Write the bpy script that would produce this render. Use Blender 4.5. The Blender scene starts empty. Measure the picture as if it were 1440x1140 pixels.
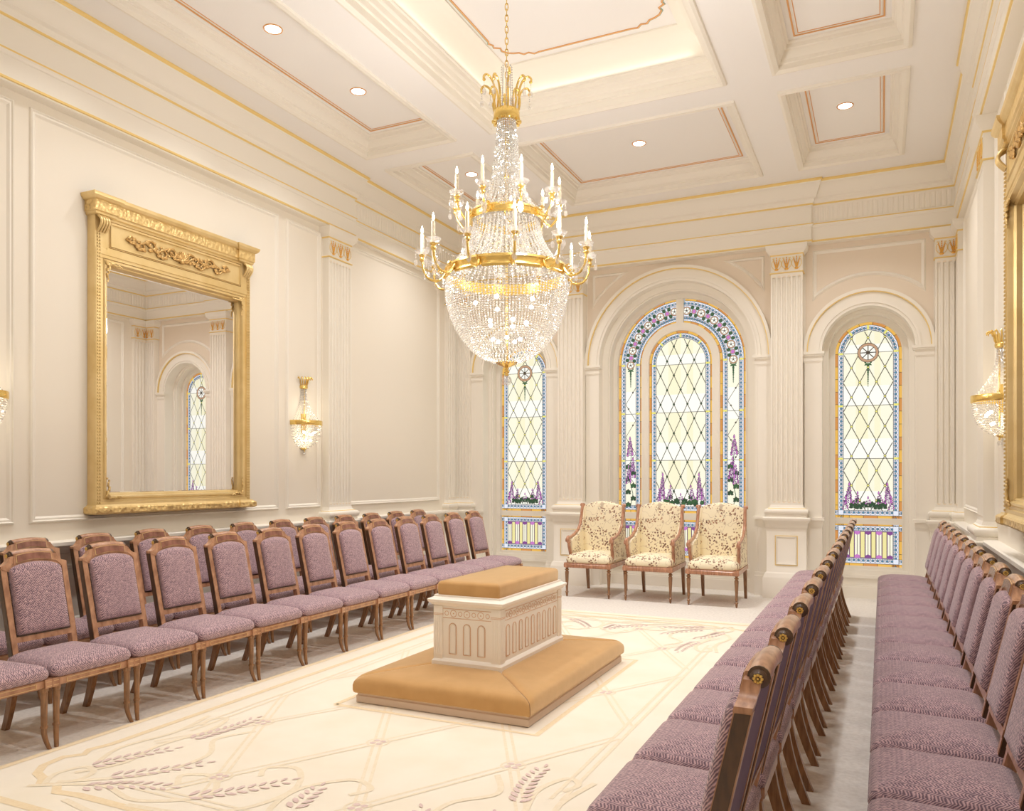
import bpy, math, random
from math import sin, cos, pi, sqrt, radians, atan2, hypot
from mathutils import Vector, Matrix
random.seed(7)
scn = bpy.context.scene
COL = scn.collection

# ------------------------------------------------------------------ mesh builder
class MB:
    def __init__(s):
        s.v = []; s.f = []; s.m = []; s.cur = 0; s.T = None
    def pt(s, p):
        s.v.append(s.T(*p) if s.T else tuple(p)); return len(s.v) - 1
    def face(s, idx, m=None):
        s.f.append(tuple(idx)); s.m.append(s.cur if m is None else m)
    def poly(s, pts, m=None):
        s.face([s.pt(p) for p in pts], m)
    def box(s, x0, x1, y0, y1, z0, z1, m=None):
        i = [s.pt(p) for p in ((x0,y0,z0),(x1,y0,z0),(x1,y1,z0),(x0,y1,z0),(x0,y0,z1),(x1,y0,z1),(x1,y1,z1),(x0,y1,z1))]
        for q in ((0,3,2,1),(4,5,6,7),(0,1,5,4),(1,2,6,5),(2,3,7,6),(3,0,4,7)):
            s.face([i[k] for k in q], m)
    def loft(s, rings, closed=True, cap0=False, cap1=False, m=None, ms=None):
        R = [[s.pt(p) for p in r] for r in rings]
        n = len(R[0])
        for a in range(len(R) - 1):
            mm = ms[a] if ms else m
            for k in range(n if closed else n - 1):
                k2 = (k + 1) % n
                s.face((R[a][k], R[a][k2], R[a+1][k2], R[a+1][k]), mm)
        if cap0: s.face(R[0][::-1], ms[0] if ms else m)
        if cap1: s.face(R[-1], ms[-1] if ms else m)
    def lathe(s, prof, cx=0, cy=0, n=24, m=None, a0=0, a1=2*pi, cap=False, axis='z', cz=0, ms=None):
        full = abs(a1 - a0 - 2*pi) < 1e-6
        rings = []
        for r, z in prof:
            ring = []
            for k in range(n if full else n + 1):
                a = a0 + (a1 - a0) * k / n
                if axis == 'z': ring.append((cx + r*cos(a), cy + r*sin(a), z + cz))
                elif axis == 'y': ring.append((cx + r*cos(a), cy + z, cz + r*sin(a)))
                else: ring.append((cx + z, cy + r*cos(a), cz + r*sin(a)))
            rings.append(ring)
        s.loft(rings, closed=full, cap0=cap, cap1=cap, m=m, ms=ms)
    def tube(s, path, rad, n=8, m=None, cap=True, flat=1.0):
        P = [Vector(p) for p in path]
        if not isinstance(rad, (list, tuple)): rad = [rad] * len(P)
        rings = []; up = None
        for i, p in enumerate(P):
            t = (P[min(i+1, len(P)-1)] - P[max(i-1, 0)])
            t = t.normalized() if t.length > 1e-9 else Vector((0,0,1))
            if up is None:
                up = Vector((0,0,1)) if abs(t.z) < .9 else Vector((1,0,0))
            sd = t.cross(up)
            if sd.length < 1e-6: sd = t.orthogonal()
            sd.normalize(); up = sd.cross(t).normalized()
            rings.append([tuple(p + sd*cos(2*pi*k/n)*rad[i]*flat + up*sin(2*pi*k/n)*rad[i]) for k in range(n)])
        s.loft(rings, cap0=cap, cap1=cap, m=m)
    def ball(s, c, r, n=8, m=None, sq=(1,1,1)):
        rows = max(4, n//2 + 1); rings = []
        for j in range(1, rows):
            a = pi*j/rows
            rings.append([(c[0]+r*sq[0]*sin(a)*cos(2*pi*k/n), c[1]+r*sq[1]*sin(a)*sin(2*pi*k/n), c[2]-r*sq[2]*cos(a)) for k in range(n)])
        s.loft(rings, cap0=True, cap1=True, m=m)
    def bead(s, c, r, h=None, m=None):
        h = h or r; x, y, z = c; a = random.random()*1.5
        ca, sa = cos(a)*r, sin(a)*r
        i = [s.pt(p) for p in ((x+ca,y+sa,z),(x-sa,y+ca,z),(x-ca,y-sa,z),(x+sa,y-ca,z),(x,y,z+h),(x,y,z-h))]
        for k in range(4):
            s.face((i[k], i[(k+1)%4], i[4]), m); s.face((i[(k+1)%4], i[k], i[5]), m)
    def build(s, name, mats, parent=None, smooth=None, loc=None):
        me = bpy.data.meshes.new(name); me.from_pydata(s.v, [], s.f)
        if not isinstance(mats, (list, tuple)): mats = [mats]
        for mt in mats: me.materials.append(mt)
        me.polygons.foreach_set('material_index', s.m)
        if smooth is not None:
            me.polygons.foreach_set('use_smooth', [True]*len(s.f))
            me.update(); me.set_sharp_from_angle(angle=radians(smooth))
        me.validate(); me.update()
        import bmesh
        bm = bmesh.new(); bm.from_mesh(me); bmesh.ops.recalc_face_normals(bm, faces=bm.faces) if getattr(s, 'fixn', True) else None
        bm.to_mesh(me); bm.free()
        o = bpy.data.objects.new(name, me); COL.objects.link(o)
        if parent: o.parent = parent
        if loc: o.location = loc
        return o

def tag(o, label=None, cat=None, group=None, kind=None):
    if label: o['label'] = label
    if cat: o['category'] = cat
    if group: o['group'] = group
    if kind: o['kind'] = kind
    return o
def thing(name, loc, rz=0, label=None, cat=None, group=None):
    o = bpy.data.objects.new(name, None); COL.objects.link(o)
    o.empty_display_size = .1; o.location = loc; o.rotation_euler = (0,0,rz)
    return tag(o, label, cat, group)
def dup(root, loc, rz, label, group=None):
    r = root.copy(); COL.objects.link(r); r.location = loc; r.rotation_euler = (0,0,rz); r['label'] = label
    if group: r['group'] = group
    for ch in list(root.children):
        c = ch.copy(); COL.objects.link(c); c.parent = r
        for g in list(ch.children):
            d = g.copy(); COL.objects.link(d); d.parent = c
    return r

# ------------------------------------------------------------------ materials
def lin(c):
    return tuple(((x/255)/12.92 if x/255 <= .04045 else ((x/255+.055)/1.055)**2.4) for x in c)
def mat(name, rgb, rough=.5, metal=0, **k):
    m = bpy.data.materials.new(name); m.use_nodes = True
    b = m.node_tree.nodes['Principled BSDF']
    b.inputs['Base Color'].default_value = (*rgb, 1); b.inputs['Roughness'].default_value = rough; b.inputs['Metallic'].default_value = metal
    for a, v in k.items(): b.inputs[a.replace('_', ' ')].default_value = v
    return m
def nodes(m): return m.node_tree, m.node_tree.nodes, m.node_tree.links, m.node_tree.nodes['Principled BSDF']
def noisy(m, c1, c2, scale=8, detail=3, bump=0, bscale=60, stretch=(1,1,1), dist=.001, lo=.35, hi=.65):
    nt, N, L, b = nodes(m)
    tc = N.new('ShaderNodeTexCoord'); mp = N.new('ShaderNodeMapping'); mp.inputs['Scale'].default_value = stretch
    L.new(tc.outputs['Object'], mp.inputs[0])
    n = N.new('ShaderNodeTexNoise'); n.inputs['Scale'].default_value = scale; n.inputs['Detail'].default_value = detail
    L.new(mp.outputs[0], n.inputs['Vector'])
    r = N.new('ShaderNodeValToRGB'); r.color_ramp.elements[0].color = (*c1,1); r.color_ramp.elements[1].color = (*c2,1)
    r.color_ramp.elements[0].position = lo; r.color_ramp.elements[1].position = hi
    L.new(n.outputs[0], r.inputs[0]); L.new(r.outputs[0], b.inputs['Base Color'])
    if bump:
        n2 = N.new('ShaderNodeTexNoise'); n2.inputs['Scale'].default_value = bscale; n2.inputs['Detail'].default_value = 2
        L.new(mp.outputs[0], n2.inputs['Vector'])
        bp = N.new('ShaderNodeBump'); bp.inputs['Strength'].default_value = bump; bp.inputs['Distance'].default_value = dist
        L.new(n2.outputs[0], bp.inputs['Height']); L.new(bp.outputs[0], b.inputs['Normal'])
    return m
def emis(name, rgb, st, base=None):
    m = mat(name, base or (0,0,0), .6); b = m.node_tree.nodes['Principled BSDF']
    b.inputs['Emission Color'].default_value = (*rgb,1); b.inputs['Emission Strength'].default_value = st
    return m

WALL = mat('wall_paint', lin((237,230,217)), .6)
TRIM = mat('trim_paint', lin((240,235,225)), .5)
TAN = mat('spandrel_paint', lin((230,217,200)), .6)
CEIL = mat('ceiling_paint', lin((243,241,240)), .65)
GLEAF = mat('gold_leaf_line', lin((240,212,140)), .4, .2)
COPPER = mat('copper_line', lin((226,170,110)), .4, .25)
GMOT = mat('gilt_motif', lin((232,176,84)), .4, .3)
TEAL = mat('teal_line', lin((150,176,160)), .6)
CARPET = noisy(mat('plain_carpet', (1,1,1), .95), lin((218,212,204)), lin((230,225,218)), 40, 4, .25, 300)
RUGM = noisy(mat('carved_carpet', (1,1,1), .95), lin((238,229,211)), lin((242,234,219)), 3, 5, .3, 350)
RTAN = noisy(mat('carpet_tan', (1,1,1), .95), lin((232,212,176)), lin((238,220,188)), 60, 3, .3, 350)
RTAN2 = noisy(mat('carpet_pale_tan', (1,1,1), .95), lin((233,220,194)), lin((238,226,204)), 60, 3, .3, 350)
RLAV = noisy(mat('carpet_lavender', (1,1,1), .95), lin((216,192,186)), lin((226,206,200)), 60, 3, .3, 350)
GOLD = mat('polished_brass', lin((244,212,130)), .22, .9)
GOLD2 = noisy(mat('gilt_wood', (1,1,1), .36, .5), lin((228,200,140)), lin((238,213,158)), 6, 3)
def carved(name, scale, st):
    m = mat(name, lin((230,200,138)), .36, .5); nt, N, L, b = nodes(m)
    tc = N.new('ShaderNodeTexCoord'); v = N.new('ShaderNodeTexVoronoi'); v.inputs['Scale'].default_value = scale
    L.new(tc.outputs['Object'], v.inputs['Vector']); bp = N.new('ShaderNodeBump'); bp.inputs['Strength'].default_value = st; bp.inputs['Distance'].default_value = .01
    L.new(v.outputs['Distance'], bp.inputs['Height']); L.new(bp.outputs[0], b.inputs['Normal']); return m
GCARVE = carved('carved_gilt', 30, 1.0)
GREL = mat('shaded_gilt', lin((196,158,98)), .4, .5)  # carved relief: its shadowy brown is put into the gilt colour
MIRR = mat('mirror_glass', (.93,.92,.93), .0, 1)
def wood(name, a, b, rough=.3):
    m = mat(name, a, rough); m.node_tree.nodes['Principled BSDF'].inputs['Coat Weight'].default_value = .5
    m.node_tree.nodes['Principled BSDF'].inputs['Coat Roughness'].default_value = .25
    return noisy(m, a, b, 9, 5, .05, 120, (8,8,1) if 'leg' in name else (6,3,1.5))
WOOD = wood('frame_wood', lin((158,110,80)), lin((198,150,116)))
WOODL = wood('leg_wood', lin((122,84,50)), lin((156,112,72)), .38)
WOODD = wood('dark_groove_wood', lin((66,42,22)), lin((88,58,32)), .4)
WOODI = wood('inlay_wood', lin((120,72,56)), lin((156,104,86)), .25)
INL = mat('pale_inlay', lin((214,180,132)), .4)
AWOOD = wood('armchair_wood', lin((160,110,82)), lin((200,148,118)), .3)
def weave():
    m = mat('purple_weave', lin((150,116,128)), .85); nt, N, L, b = nodes(m)
    b.inputs['Sheen Weight'].default_value = .3
    tc = N.new('ShaderNodeTexCoord'); sx = N.new('ShaderNodeSeparateXYZ'); L.new(tc.outputs['Object'], sx.inputs[0])
    def M(op, a, c=None, d=None):
        n = N.new('ShaderNodeMath'); n.operation = op
        for i, q in enumerate((a, c, d)):
            if q is None: continue
            if isinstance(q, (int, float)): n.inputs[i].default_value = q
            else: L.new(q, n.inputs[i])
        return n.outputs[0]
    q = M('ADD', sx.outputs[0], sx.outputs[2])
    tri = M('PINGPONG', M('MULTIPLY', sx.outputs[1], 1.0), .013)
    nz = N.new('ShaderNodeTexNoise'); nz.inputs['Scale'].default_value = 70; nz.inputs['Detail'].default_value = 3; L.new(tc.outputs['Object'], nz.inputs['Vector'])
    w = M('SINE', M('ADD', M('MULTIPLY', M('ADD', q, M('MULTIPLY', tri, 1.1)), 560.0), M('MULTIPLY', nz.outputs[0], 7.0)))
    h = M('ADD', M('MULTIPLY', w, .30), M('MULTIPLY', nz.outputs[0], 1.0))
    r = N.new('ShaderNodeValToRGB'); r.color_ramp.elements[0].color = (*lin((114,91,106)),1); r.color_ramp.elements[1].color = (*lin((214,181,186)),1)
    r.color_ramp.elements[0].position = .18; r.color_ramp.elements[1].position = .92
    hs = M('ADD', M('MULTIPLY', M('ADD', h, -.5), 1.25), .5); L.new(hs, r.inputs[0]); L.new(r.outputs[0], b.inputs['Base Color'])
    bp = N.new('ShaderNodeBump'); bp.inputs['Strength'].default_value = .6; bp.inputs['Distance'].default_value = .003
    L.new(h, bp.inputs['Height']); L.new(bp.outputs[0], b.inputs['Normal'])
    return m
WEAVE = weave()
PLAINP = mat('plain_purple_back', lin((116,98,122)), .9)
SUEDE = noisy(mat('golden_suede', (1,1,1), .95, Sheen_Weight=1.0, Sheen_Roughness=.45, Sheen_Tint=(1,.88,.66,1), Specular_IOR_Level=.1), lin((196,152,98)), lin((204,160,106)), 9, 5, .2, 200)
def floral():
    m = mat('floral_fabric', (1,1,1), .85); nt, N, L, b = nodes(m)
    tc = N.new('ShaderNodeTexCoord')
    def noise(sc, det=2):
        n = N.new('ShaderNodeTexNoise'); n.inputs['Scale'].default_value = sc; n.inputs['Detail'].default_value = det; L.new(tc.outputs['Object'], n.inputs['Vector']); return n
    def ramp(src, p0, p1, c0=(0,0,0), c1=(1,1,1)):
        r = N.new('ShaderNodeValToRGB'); r.color_ramp.elements[0].position = p0; r.color_ramp.elements[1].position = p1
        r.color_ramp.elements[0].color = (*c0,1); r.color_ramp.elements[1].color = (*c1,1); L.new(src, r.inputs[0]); return r
    v = N.new('ShaderNodeTexVoronoi'); v.inputs['Scale'].default_value = 40; L.new(tc.outputs['Object'], v.inputs['Vector'])
    leaf = ramp(v.outputs['Distance'], .36, .46, (1,1,1), (0,0,0))
    mask = ramp(noise(7.5, 3).outputs[0], .47, .52)
    n2 = noise(6, 1); band = N.new('ShaderNodeMath'); band.operation = 'SUBTRACT'; L.new(n2.outputs[0], band.inputs[0]); band.inputs[1].default_value = .5
    ab = N.new('ShaderNodeMath'); ab.operation = 'ABSOLUTE'; L.new(band.outputs[0], ab.inputs[0])
    stem = ramp(ab.outputs[0], .003, .007, (1,1,1), (0,0,0))
    mul = N.new('ShaderNodeMath'); mul.operation = 'MULTIPLY'; L.new(leaf.outputs[0], mul.inputs[0]); L.new(mask.outputs[0], mul.inputs[1])
    mx = N.new('ShaderNodeMath'); mx.operation = 'MAXIMUM'; L.new(mul.outputs[0], mx.inputs[0])
    st2 = N.new('ShaderNodeMath'); st2.operation = 'MULTIPLY'; L.new(stem.outputs[0], st2.inputs[0]); st2.inputs[1].default_value = .5
    L.new(st2.outputs[0], mx.inputs[1])
    colr = ramp(v.outputs['Color'], .1, .9, lin((92,62,58)), lin((182,140,108)))
    mix = N.new('ShaderNodeMixRGB'); mix.inputs[1].default_value = (*lin((244,234,206)),1); L.new(mx.outputs[0], mix.inputs[0]); L.new(colr.outputs[0], mix.inputs[2])
    L.new(mix.outputs[0], b.inputs['Base Color']); return m
FLORAL = floral()
def crystal(name, tint, tr=.35, gl=.35, dif=.3):
    m = bpy.data.materials.new(name); m.use_nodes = True; nt = m.node_tree; N = nt.nodes; L = nt.links
    N.clear(); out = N.new('ShaderNodeOutputMaterial')
    t = N.new('ShaderNodeBsdfTransparent'); g = N.new('ShaderNodeBsdfGlossy'); g.inputs['Roughness'].default_value = .12; g.inputs[0].default_value = (*tint,1)
    d = N.new('ShaderNodeBsdfTranslucent'); d.inputs[0].default_value = (*tint,1)
    d2 = N.new('ShaderNodeBsdfDiffuse'); d2.inputs[0].default_value = (*tint,1)
    a = N.new('ShaderNodeMixShader'); a.inputs[0].default_value = .5; L.new(d.outputs[0], a.inputs[1]); L.new(d2.outputs[0], a.inputs[2])
    b2 = N.new('ShaderNodeMixShader'); b2.inputs[0].default_value = gl/(gl+dif); L.new(a.outputs[0], b2.inputs[1]); L.new(g.outputs[0], b2.inputs[2])
    c = N.new('ShaderNodeMixShader'); c.inputs[0].default_value = tr; L.new(b2.outputs[0], c.inputs[1]); L.new(t.outputs[0], c.inputs[2])
    L.new(c.outputs[0], out.inputs[0]); return m
CRY = crystal('cut_crystal', (1,.985,.96), .30, .34, .36)
CRYC = crystal('clear_crystal', (.98,.97,.97), .62, .25, .13)
CANDLE = mat('ivory_candle', lin((222,210,184)), .5)
BULB = emis('lit_bulb', (1,.86,.62), 30)
LED = emis('downlight_lens', (.93,1,1), 7)
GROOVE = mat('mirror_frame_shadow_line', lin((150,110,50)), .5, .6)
ROSG = mat('rosette_gold', lin((236,198,112)), .35, .4)
PINKL = mat('rose_outline', lin((222,184,150)), .6)
BOXP = mat('altar_paint', lin((248,242,232)), .5)
PLIN = mat('altar_plinth_paint', lin((214,190,168)), .55)

# ------------------------------------------------------------------ room constants
X0 = -2.39; YB = 9.93; XL = -5.56; XR = 0.78; YF = -1.3; ZC = 4.87
WINS = [(X0-2.235, .36, 2.905, .49, .69), (X0, .835, 2.916, 1.0, 1.19), (X0+2.235, .36, 2.905, .49, .69)]
def struct(o): o['kind'] = 'structure'; return o

# floor
b = MB(); b.box(XL-.3, XR+.3, YF-.3, YB+.45, -.06, 0); struct(b.build('floor', CARPET))

# back wall with arched openings
def arch_pts(cx, zs, r, zb, y, n=32):
    return [(cx - r, y, zb)] + [(cx - r*cos(pi*k/n), y, zs + r*sin(pi*k/n)) for k in range(n+1)] + [(cx + r, y, zb)]
def arch_ring(b, cx, zs, ro, ri, zb, y0, y1, m=None, n=32, zb2=None):
    """solid ring between two concentric arches; y0 is the room side"""
    A = arch_pts(cx, zs, ro, zb, y0, n); B = arch_pts(cx, zs, ri, zb, y0, n)
    C = arch_pts(cx, zs, ri, zb, y1, n); D = arch_pts(cx, zs, ro, zb, y1, n)
    b.loft([A, B, C, D], closed=False, m=m)
    b.loft([D, A], closed=False, m=m)
b = MB()
edges = [XL-.3]
for cx, rg, zs, ri, ro in WINS: edges += [cx-ri, cx+ri]
edges.append(XR+.3)
for i in range(0, len(edges), 2): b.box(edges[i], edges[i+1], YB, YB+.12, 0, 5.4)
for cx, rg, zs, ri, ro in WINS:
    n = 32
    for k in range(n):
        xa, xb = cx - ri*cos(pi*k/n), cx - ri*cos(pi*(k+1)/n)
        za, zb_ = zs + ri*sin(pi*k/n), zs + ri*sin(pi*(k+1)/n)
        b.poly([(xa,YB,za),(xb,YB,zb_),(xb,YB,5.4),(xa,YB,5.4)])
struct(b.build('wall_back', [WALL]))

# recess reveals, archivolts, piers: one trim per bay
for wi, (cx, rg, zs, ri, ro) in enumerate(WINS):
    b = MB()
    rs = (ri + rg)/2 + .0 if wi != 1 else .9
    ys = 10.08 if wi != 1 else 10.04
    arch_ring(b, cx, zs, ri+.02, ri-.003, 0, 9.884, ys, 0)
    arch_ring(b, cx, zs, ri+.007, rs+.02, 0, ys-.012, ys+.02, 0)
    arch_ring(b, cx, zs, rs+.03, rs, 0, ys+.01, 10.20, 0)
    # archivolt bands (above the springing only)
    z0 = 2.9
    for a, c, yy, mm in ((ro, ro-.035, 9.865, 0), (ro-.035, ro-.045, 9.872, 1), (ro-.045, ri+.06, 9.895, 0), (ri+.06, ri+.03, 9.878, 0), (ri+.03, ri+.002, 9.89, 0)):
        arch_ring(b, cx, zs, a, c, z0, yy, YB+.01, mm)
    for sg in (-1, 1):
        xa, xb = sorted((cx + sg*(ri+.001), cx + sg*(ro-.01)))
        b.box(xa, xb, 9.888, YB+.01, 0, 2.8, 0)
        for e, za, zb_ in ((.006, 2.775, 2.79), (.012, 2.79, 2.85), (.03, 2.85, 2.87), (.04, 2.87, 2.90)):
            b.box(xa-e*.8, xb+e*.8, 9.888-e, YB+.01, za, zb_, 0)
        for e, za, zb_ in ((.008, .84, .86), (.014, .86, .92), (.035, .92, .955), (.02, 0, .24), (.01, .24, .28)):
            b.box(xa-e*.8, xb+e*.8, 9.888-e, YB+.01, za, zb_, 0)
        # ledge and base return inside the recess
    # panel under the windows
    b.box(cx-rs, cx+rs, 10.17, 10.32, 0, .33, 0)
    b.box(cx-rs, cx+rs, 10.13, 10.18, 0, .13, 0); b.box(cx-rs, cx+rs, 10.145, 10.18, .13, .15, 0); b.box(cx-rs, cx+rs, 10.15, 10.18, .235, .27, 0)
    struct(b.build('trim_%d' % (wi+1), [TRIM, GLEAF], smooth=30))

# spandrel panel mouldings in each bay
def frame_mould(b, pts, w, y, t, m=0):
    """closed moulding frame along 2D outline pts (x,z), inward width w, raised t from plane y"""
    n = len(pts); c = (sum(p[0] for p in pts)/n, sum(p[1] for p in pts)/n)
    area = sum(pts[i][0]*pts[(i+1)%n][1] - pts[(i+1)%n][0]*pts[i][1] for i in range(n)); sg = 1 if area > 0 else -1
    def off(d):
        out = []
        for i in range(n):
            a = Vector(pts[i-1]); p = Vector(pts[i]); q = Vector(pts[(i+1)%n])
            d1 = (p-a).normalized(); d2 = (q-p).normalized()
            n1 = Vector((-d1.y, d1.x))*sg; n2 = Vector((-d2.y, d2.x))*sg
            bis = n1 + n2; bl = bis.length_squared
            k = min(2.0/ bl, 6) if bl > 1e-6 else 1
            out.append(p + bis*k*d)
        return out
    o = [off(0), off(w*.2), off(w*.4), off(w*.7), off(w)]
    h = [0, t*.6, t, t*.5, 0]
    b.loft([[(p[0], y - hh, p[1]) for p in ring] for ring, hh in zip(o, h)], m=m)
    return o[-1]
b = MB()
for sg in (-1, 1):
    cx = X0 + sg*2.235
    def side(cx=cx):
        R = .84; zc = 2.905; hw = .595
        za = zc + sqrt(R*R - hw*hw); a0 = atan2(za-zc, hw)
        arc = [(cx + R*cos(a0 + (pi-2*a0)*k/18), zc + R*sin(a0 + (pi-2*a0)*k/18)) for k in range(19)]
        return arc + [(cx-hw, 4.10), (cx+hw, 4.10)]
    pts = side(); inner = frame_mould(b, pts, .05, YB, .022)
    b.poly([(p[0], YB-.003, p[1]) for p in inner], 1)
    # centre bay spandrels
    R = 1.33; zc = 2.916; xo = X0 + sg*1.14*1.0; 
    xi = X0 + sg*.50
    th0 = math.acos(1.10/R); th1 = math.acos(.60/R)
    arc = [(X0 + sg*R*cos(th0 + (th1-th0)*k/10), zc + R*sin(th0 + (th1-th0)*k/10)) for k in range(11)]
    pts = arc + [(X0+sg*1.10, 4.11)]
    inner = frame_mould(b, pts, .04, YB, .022)
    b.poly([(p[0], YB-.003, p[1]) for p in inner], 1)
# tan field behind the spandrels
for cx, rg, zs, ri, ro in WINS:
    xl, xr = cx - ro - .0, cx + ro + .0
    n = 32; R = ro - .02
    for k in range(n):
        xa, xb = cx - R*cos(pi*k/n), cx - R*cos(pi*(k+1)/n)
        za, zb_ = zs + R*sin(pi*k/n), zs + R*sin(pi*(k+1)/n)
        b.poly([(xa,YB-.002,za),(xb,YB-.002,zb_),(xb,YB-.002,4.17),(xa,YB-.002,4.17)], 1)
struct(b.build('trim_4', [TRIM, TAN], smooth=30))

# ------------------------------------------------------------------ stained glass
def gm(name, rgb, st=1.0): return emis(name, lin(rgb), st*.93, tuple(c*.12 for c in lin(rgb)))  # panes emit: daylight behind the glass is put into the material
GW = gm('glass_white', (255,255,246), 1.0); GY = gm('glass_pale_yellow', (252,248,214), .97); GY2 = gm('glass_cream', (253,251,228), .98)
GA = gm('glass_amber', (250,196,92), .85); GA2 = gm('glass_orange', (232,160,84), .8); GBW = gm('glass_pale_blue', (236,241,254), .95); GPY = gm('glass_straw', (248,238,168), .92)
GB = gm('glass_blue', (90,160,200), .8); GP = gm('glass_purple', (150,84,164), .75); GPK = gm('glass_pink', (214,130,214), .85); GG = gm('glass_green', (70,120,76), .6)
GDG = gm('glass_dark_green', (58,98,68), .6); GLY = gm('glass_lemon', (246,240,130), .9); GBR = gm('glass_copper', (214,170,136), .8)
LEAD = mat('lead_came', lin((84,80,72)), .5, .3)
GMATS = [GW, GY, GY2, GA, GA2, GBW, GB, GP, GPK, GG, GDG, GLY, GBR, LEAD, GPY]
iW,iY,iY2,iA,iA2,iBW,iB,iP,iPK,iG,iDG,iLY,iBR,iL,iPY = range(15)
class Glass:
    def __init__(s, y): s.b = MB(); s.b.fixn = False; s.y = y
    def P(s, pts, m, L=0):
        s.c = getattr(s, 'c', 0) + 1; y = s.y - .0006*L - (s.c % 110)*5e-6
        a = sum(pts[i][0]*pts[(i+1)%len(pts)][1] - pts[(i+1)%len(pts)][0]*pts[i][1] for i in range(len(pts)))
        if a < 0: pts = pts[::-1]
        s.b.poly([(p[0], y, p[1]) for p in pts], m)
    def line(s, a, c, w=.006, m=iL, L=5):
        dx, dz = c[0]-a[0], c[1]-a[1]; l = hypot(dx, dz) or 1; nx, nz = -dz/l*w/2, dx/l*w/2
        s.P([(a[0]+nx,a[1]+nz),(c[0]+nx,c[1]+nz),(c[0]-nx,c[1]-nz),(a[0]-nx,a[1]-nz)], m, L)
    def pline(s, pts, w=.006, m=iL, L=5):
        for i in range(len(pts)-1): s.line(pts[i], pts[i+1], w, m, L)
    def disc(s, c, r, m, L=6, n=10):
        s.P([(c[0]+r*cos(2*pi*k/n), c[1]+r*sin(2*pi*k/n)) for k in range(n)], m, L)
    def leaf(s, c, l, w, ang, m, L=7):
        ca, sa = cos(ang), sin(ang)
        pts = [(0,0),(l*.3,w),(l*.65,w*.8),(l,0),(l*.65,-w*.8),(l*.3,-w)]
        s.P([(c[0]+p*ca-q*sa, c[1]+p*sa+q*ca) for p, q in pts], m, L)
def band(G, path, nrm, w, segs, mats, L, seam=True):
    """strip along path (list of pts) from offset nrm*0 to nrm*w split in coloured pieces"""
    for i in range(len(path)-1):
        a, c = path[i], path[i+1]; na, nc = nrm[i], nrm[i+1]
        G.P([a, c, (c[0]+nc[0]*w, c[1]+nc[1]*w), (a[0]+na[0]*w, a[1]+na[1]*w)], mats[(i//segs) % len(mats)] if isinstance(mats, list) else mats, L)
        if seam and i % segs == 0 and i: G.line(a, (a[0]+na[0]*w, a[1]+na[1]*w), .005, iL, L+5)
def path_arch(cx, zs, r, zb, step=.05):
    pts = []; nr = []
    n = max(2, int((zs-zb)/step))
    for k in range(n): pts.append((cx-r, zb+(zs-zb)*k/n)); nr.append((1,0))
    m = max(6, int(pi*r/step))
    for k in range(m+1):
        a = pi*k/m; pts.append((cx-r*cos(a), zs+r*sin(a))); nr.append((cos(a),-sin(a)))
    for k in range(1, n+1): pts.append((cx+r, zs-(zs-zb)*k/n)); nr.append((-1,0))
    return pts, nr
def path_line(a, c, step=.05, n_=(0,1)):
    l = hypot(c[0]-a[0], c[1]-a[1]); n = max(1, int(l/step))
    return [(a[0]+(c[0]-a[0])*k/n, a[1]+(c[1]-a[1])*k/n) for k in range(n+1)], [n_]*(n+1)
def off(path, nr, d): return [(p[0]+n[0]*d, p[1]+n[1]*d) for p, n in zip(path, nr)]
def border(G, path, nr, ticks=True):
    """amber strip then pale blue strip with dots and scrolls; total .095 wide"""
    band(G, path, nr, .03, 3, [iA, iA, iA2, iA, iA2], 1)
    p1 = off(path, nr, .032); G.pline(p1, .005)
    band(G, p1, nr, .058, 1, iBW, 1, False)
    p2 = off(path, nr, .066); p3 = off(path, nr, .09); G.pline(p3, .006)
    for i in range(len(p2)):
        c = p2[i]; n = nr[i]; t = (-n[1], n[0])
        G.disc(c, .015, iL, 6, 8); G.disc(c, .0095, iB, 8, 8)
        G.line((c[0]-n[0]*.012, c[1]-n[1]*.012), (c[0]+n[0]*.024, c[1]+n[1]*.024), .004)
        if i < len(p2)-1:
            e = p2[i+1]; mid = ((c[0]+e[0])/2, (c[1]+e[1])/2)
            q = (mid[0]+n[0]*.016, mid[1]+n[1]*.016); r = (mid[0]-n[0]*.022, mid[1]-n[1]*.022)
            G.line(c, q, .004); G.line(q, e, .004); G.line(c, r, .004); G.line(r, e, .004); G.disc(mid, .0065, iL, 6, 6)
def inside_arch(cx, zs, r, zb):
    def f(p):
        x, z = p[0]-cx, p[1]
        if z < zb or abs(x) > r: return False
        return z <= zs or x*x + (z-zs)**2 <= r*r
    return f
def clip_line(G, a, c, ins, w=.006, n=120):
    pts = [(a[0]+(c[0]-a[0])*k/n, a[1]+(c[1]-a[1])*k/n) for k in range(n+1)]
    st = None
    for p in pts:
        if ins(p):
            st = st or p; last = p
        elif st: G.line(st, last, w); st = None
    if st: G.line(st, last, w)
def lattice(G, cx, zs, r, zb, zt, dx, dz, zref, node=iLY):
    ins = inside_arch(cx, zs, r, zb)
    k = dz/dx
    for j in range(-14, 15):
        xx = cx + j*dx*2
        a = (xx - (zref-zb)/k, zb); c = (xx + (zt-zref)/k, zt)
        clip_line(G, (xx-(zref-zb)/k, zb), (xx+(zt-zref)/k, zt), ins, .0085)
        clip_line(G, (xx+(zref-zb)/k, zb), (xx-(zt-zref)/k, zt), ins, .0085)
    for i in range(-16, 17):
        for j in range(-8, 9):
            p = (cx + j*dx + (dx if i % 2 else 0)*0, zref + i*dz)
            if (i + j) % 2 == 0 and ins((p[0], p[1]+.02)) and ins((p[0], p[1]-.02)) and abs(p[0]-cx) < r-.02:
                G.disc(p, .0155, iL, 7, 8); G.disc(p, .0105, node, 8, 8)
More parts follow.
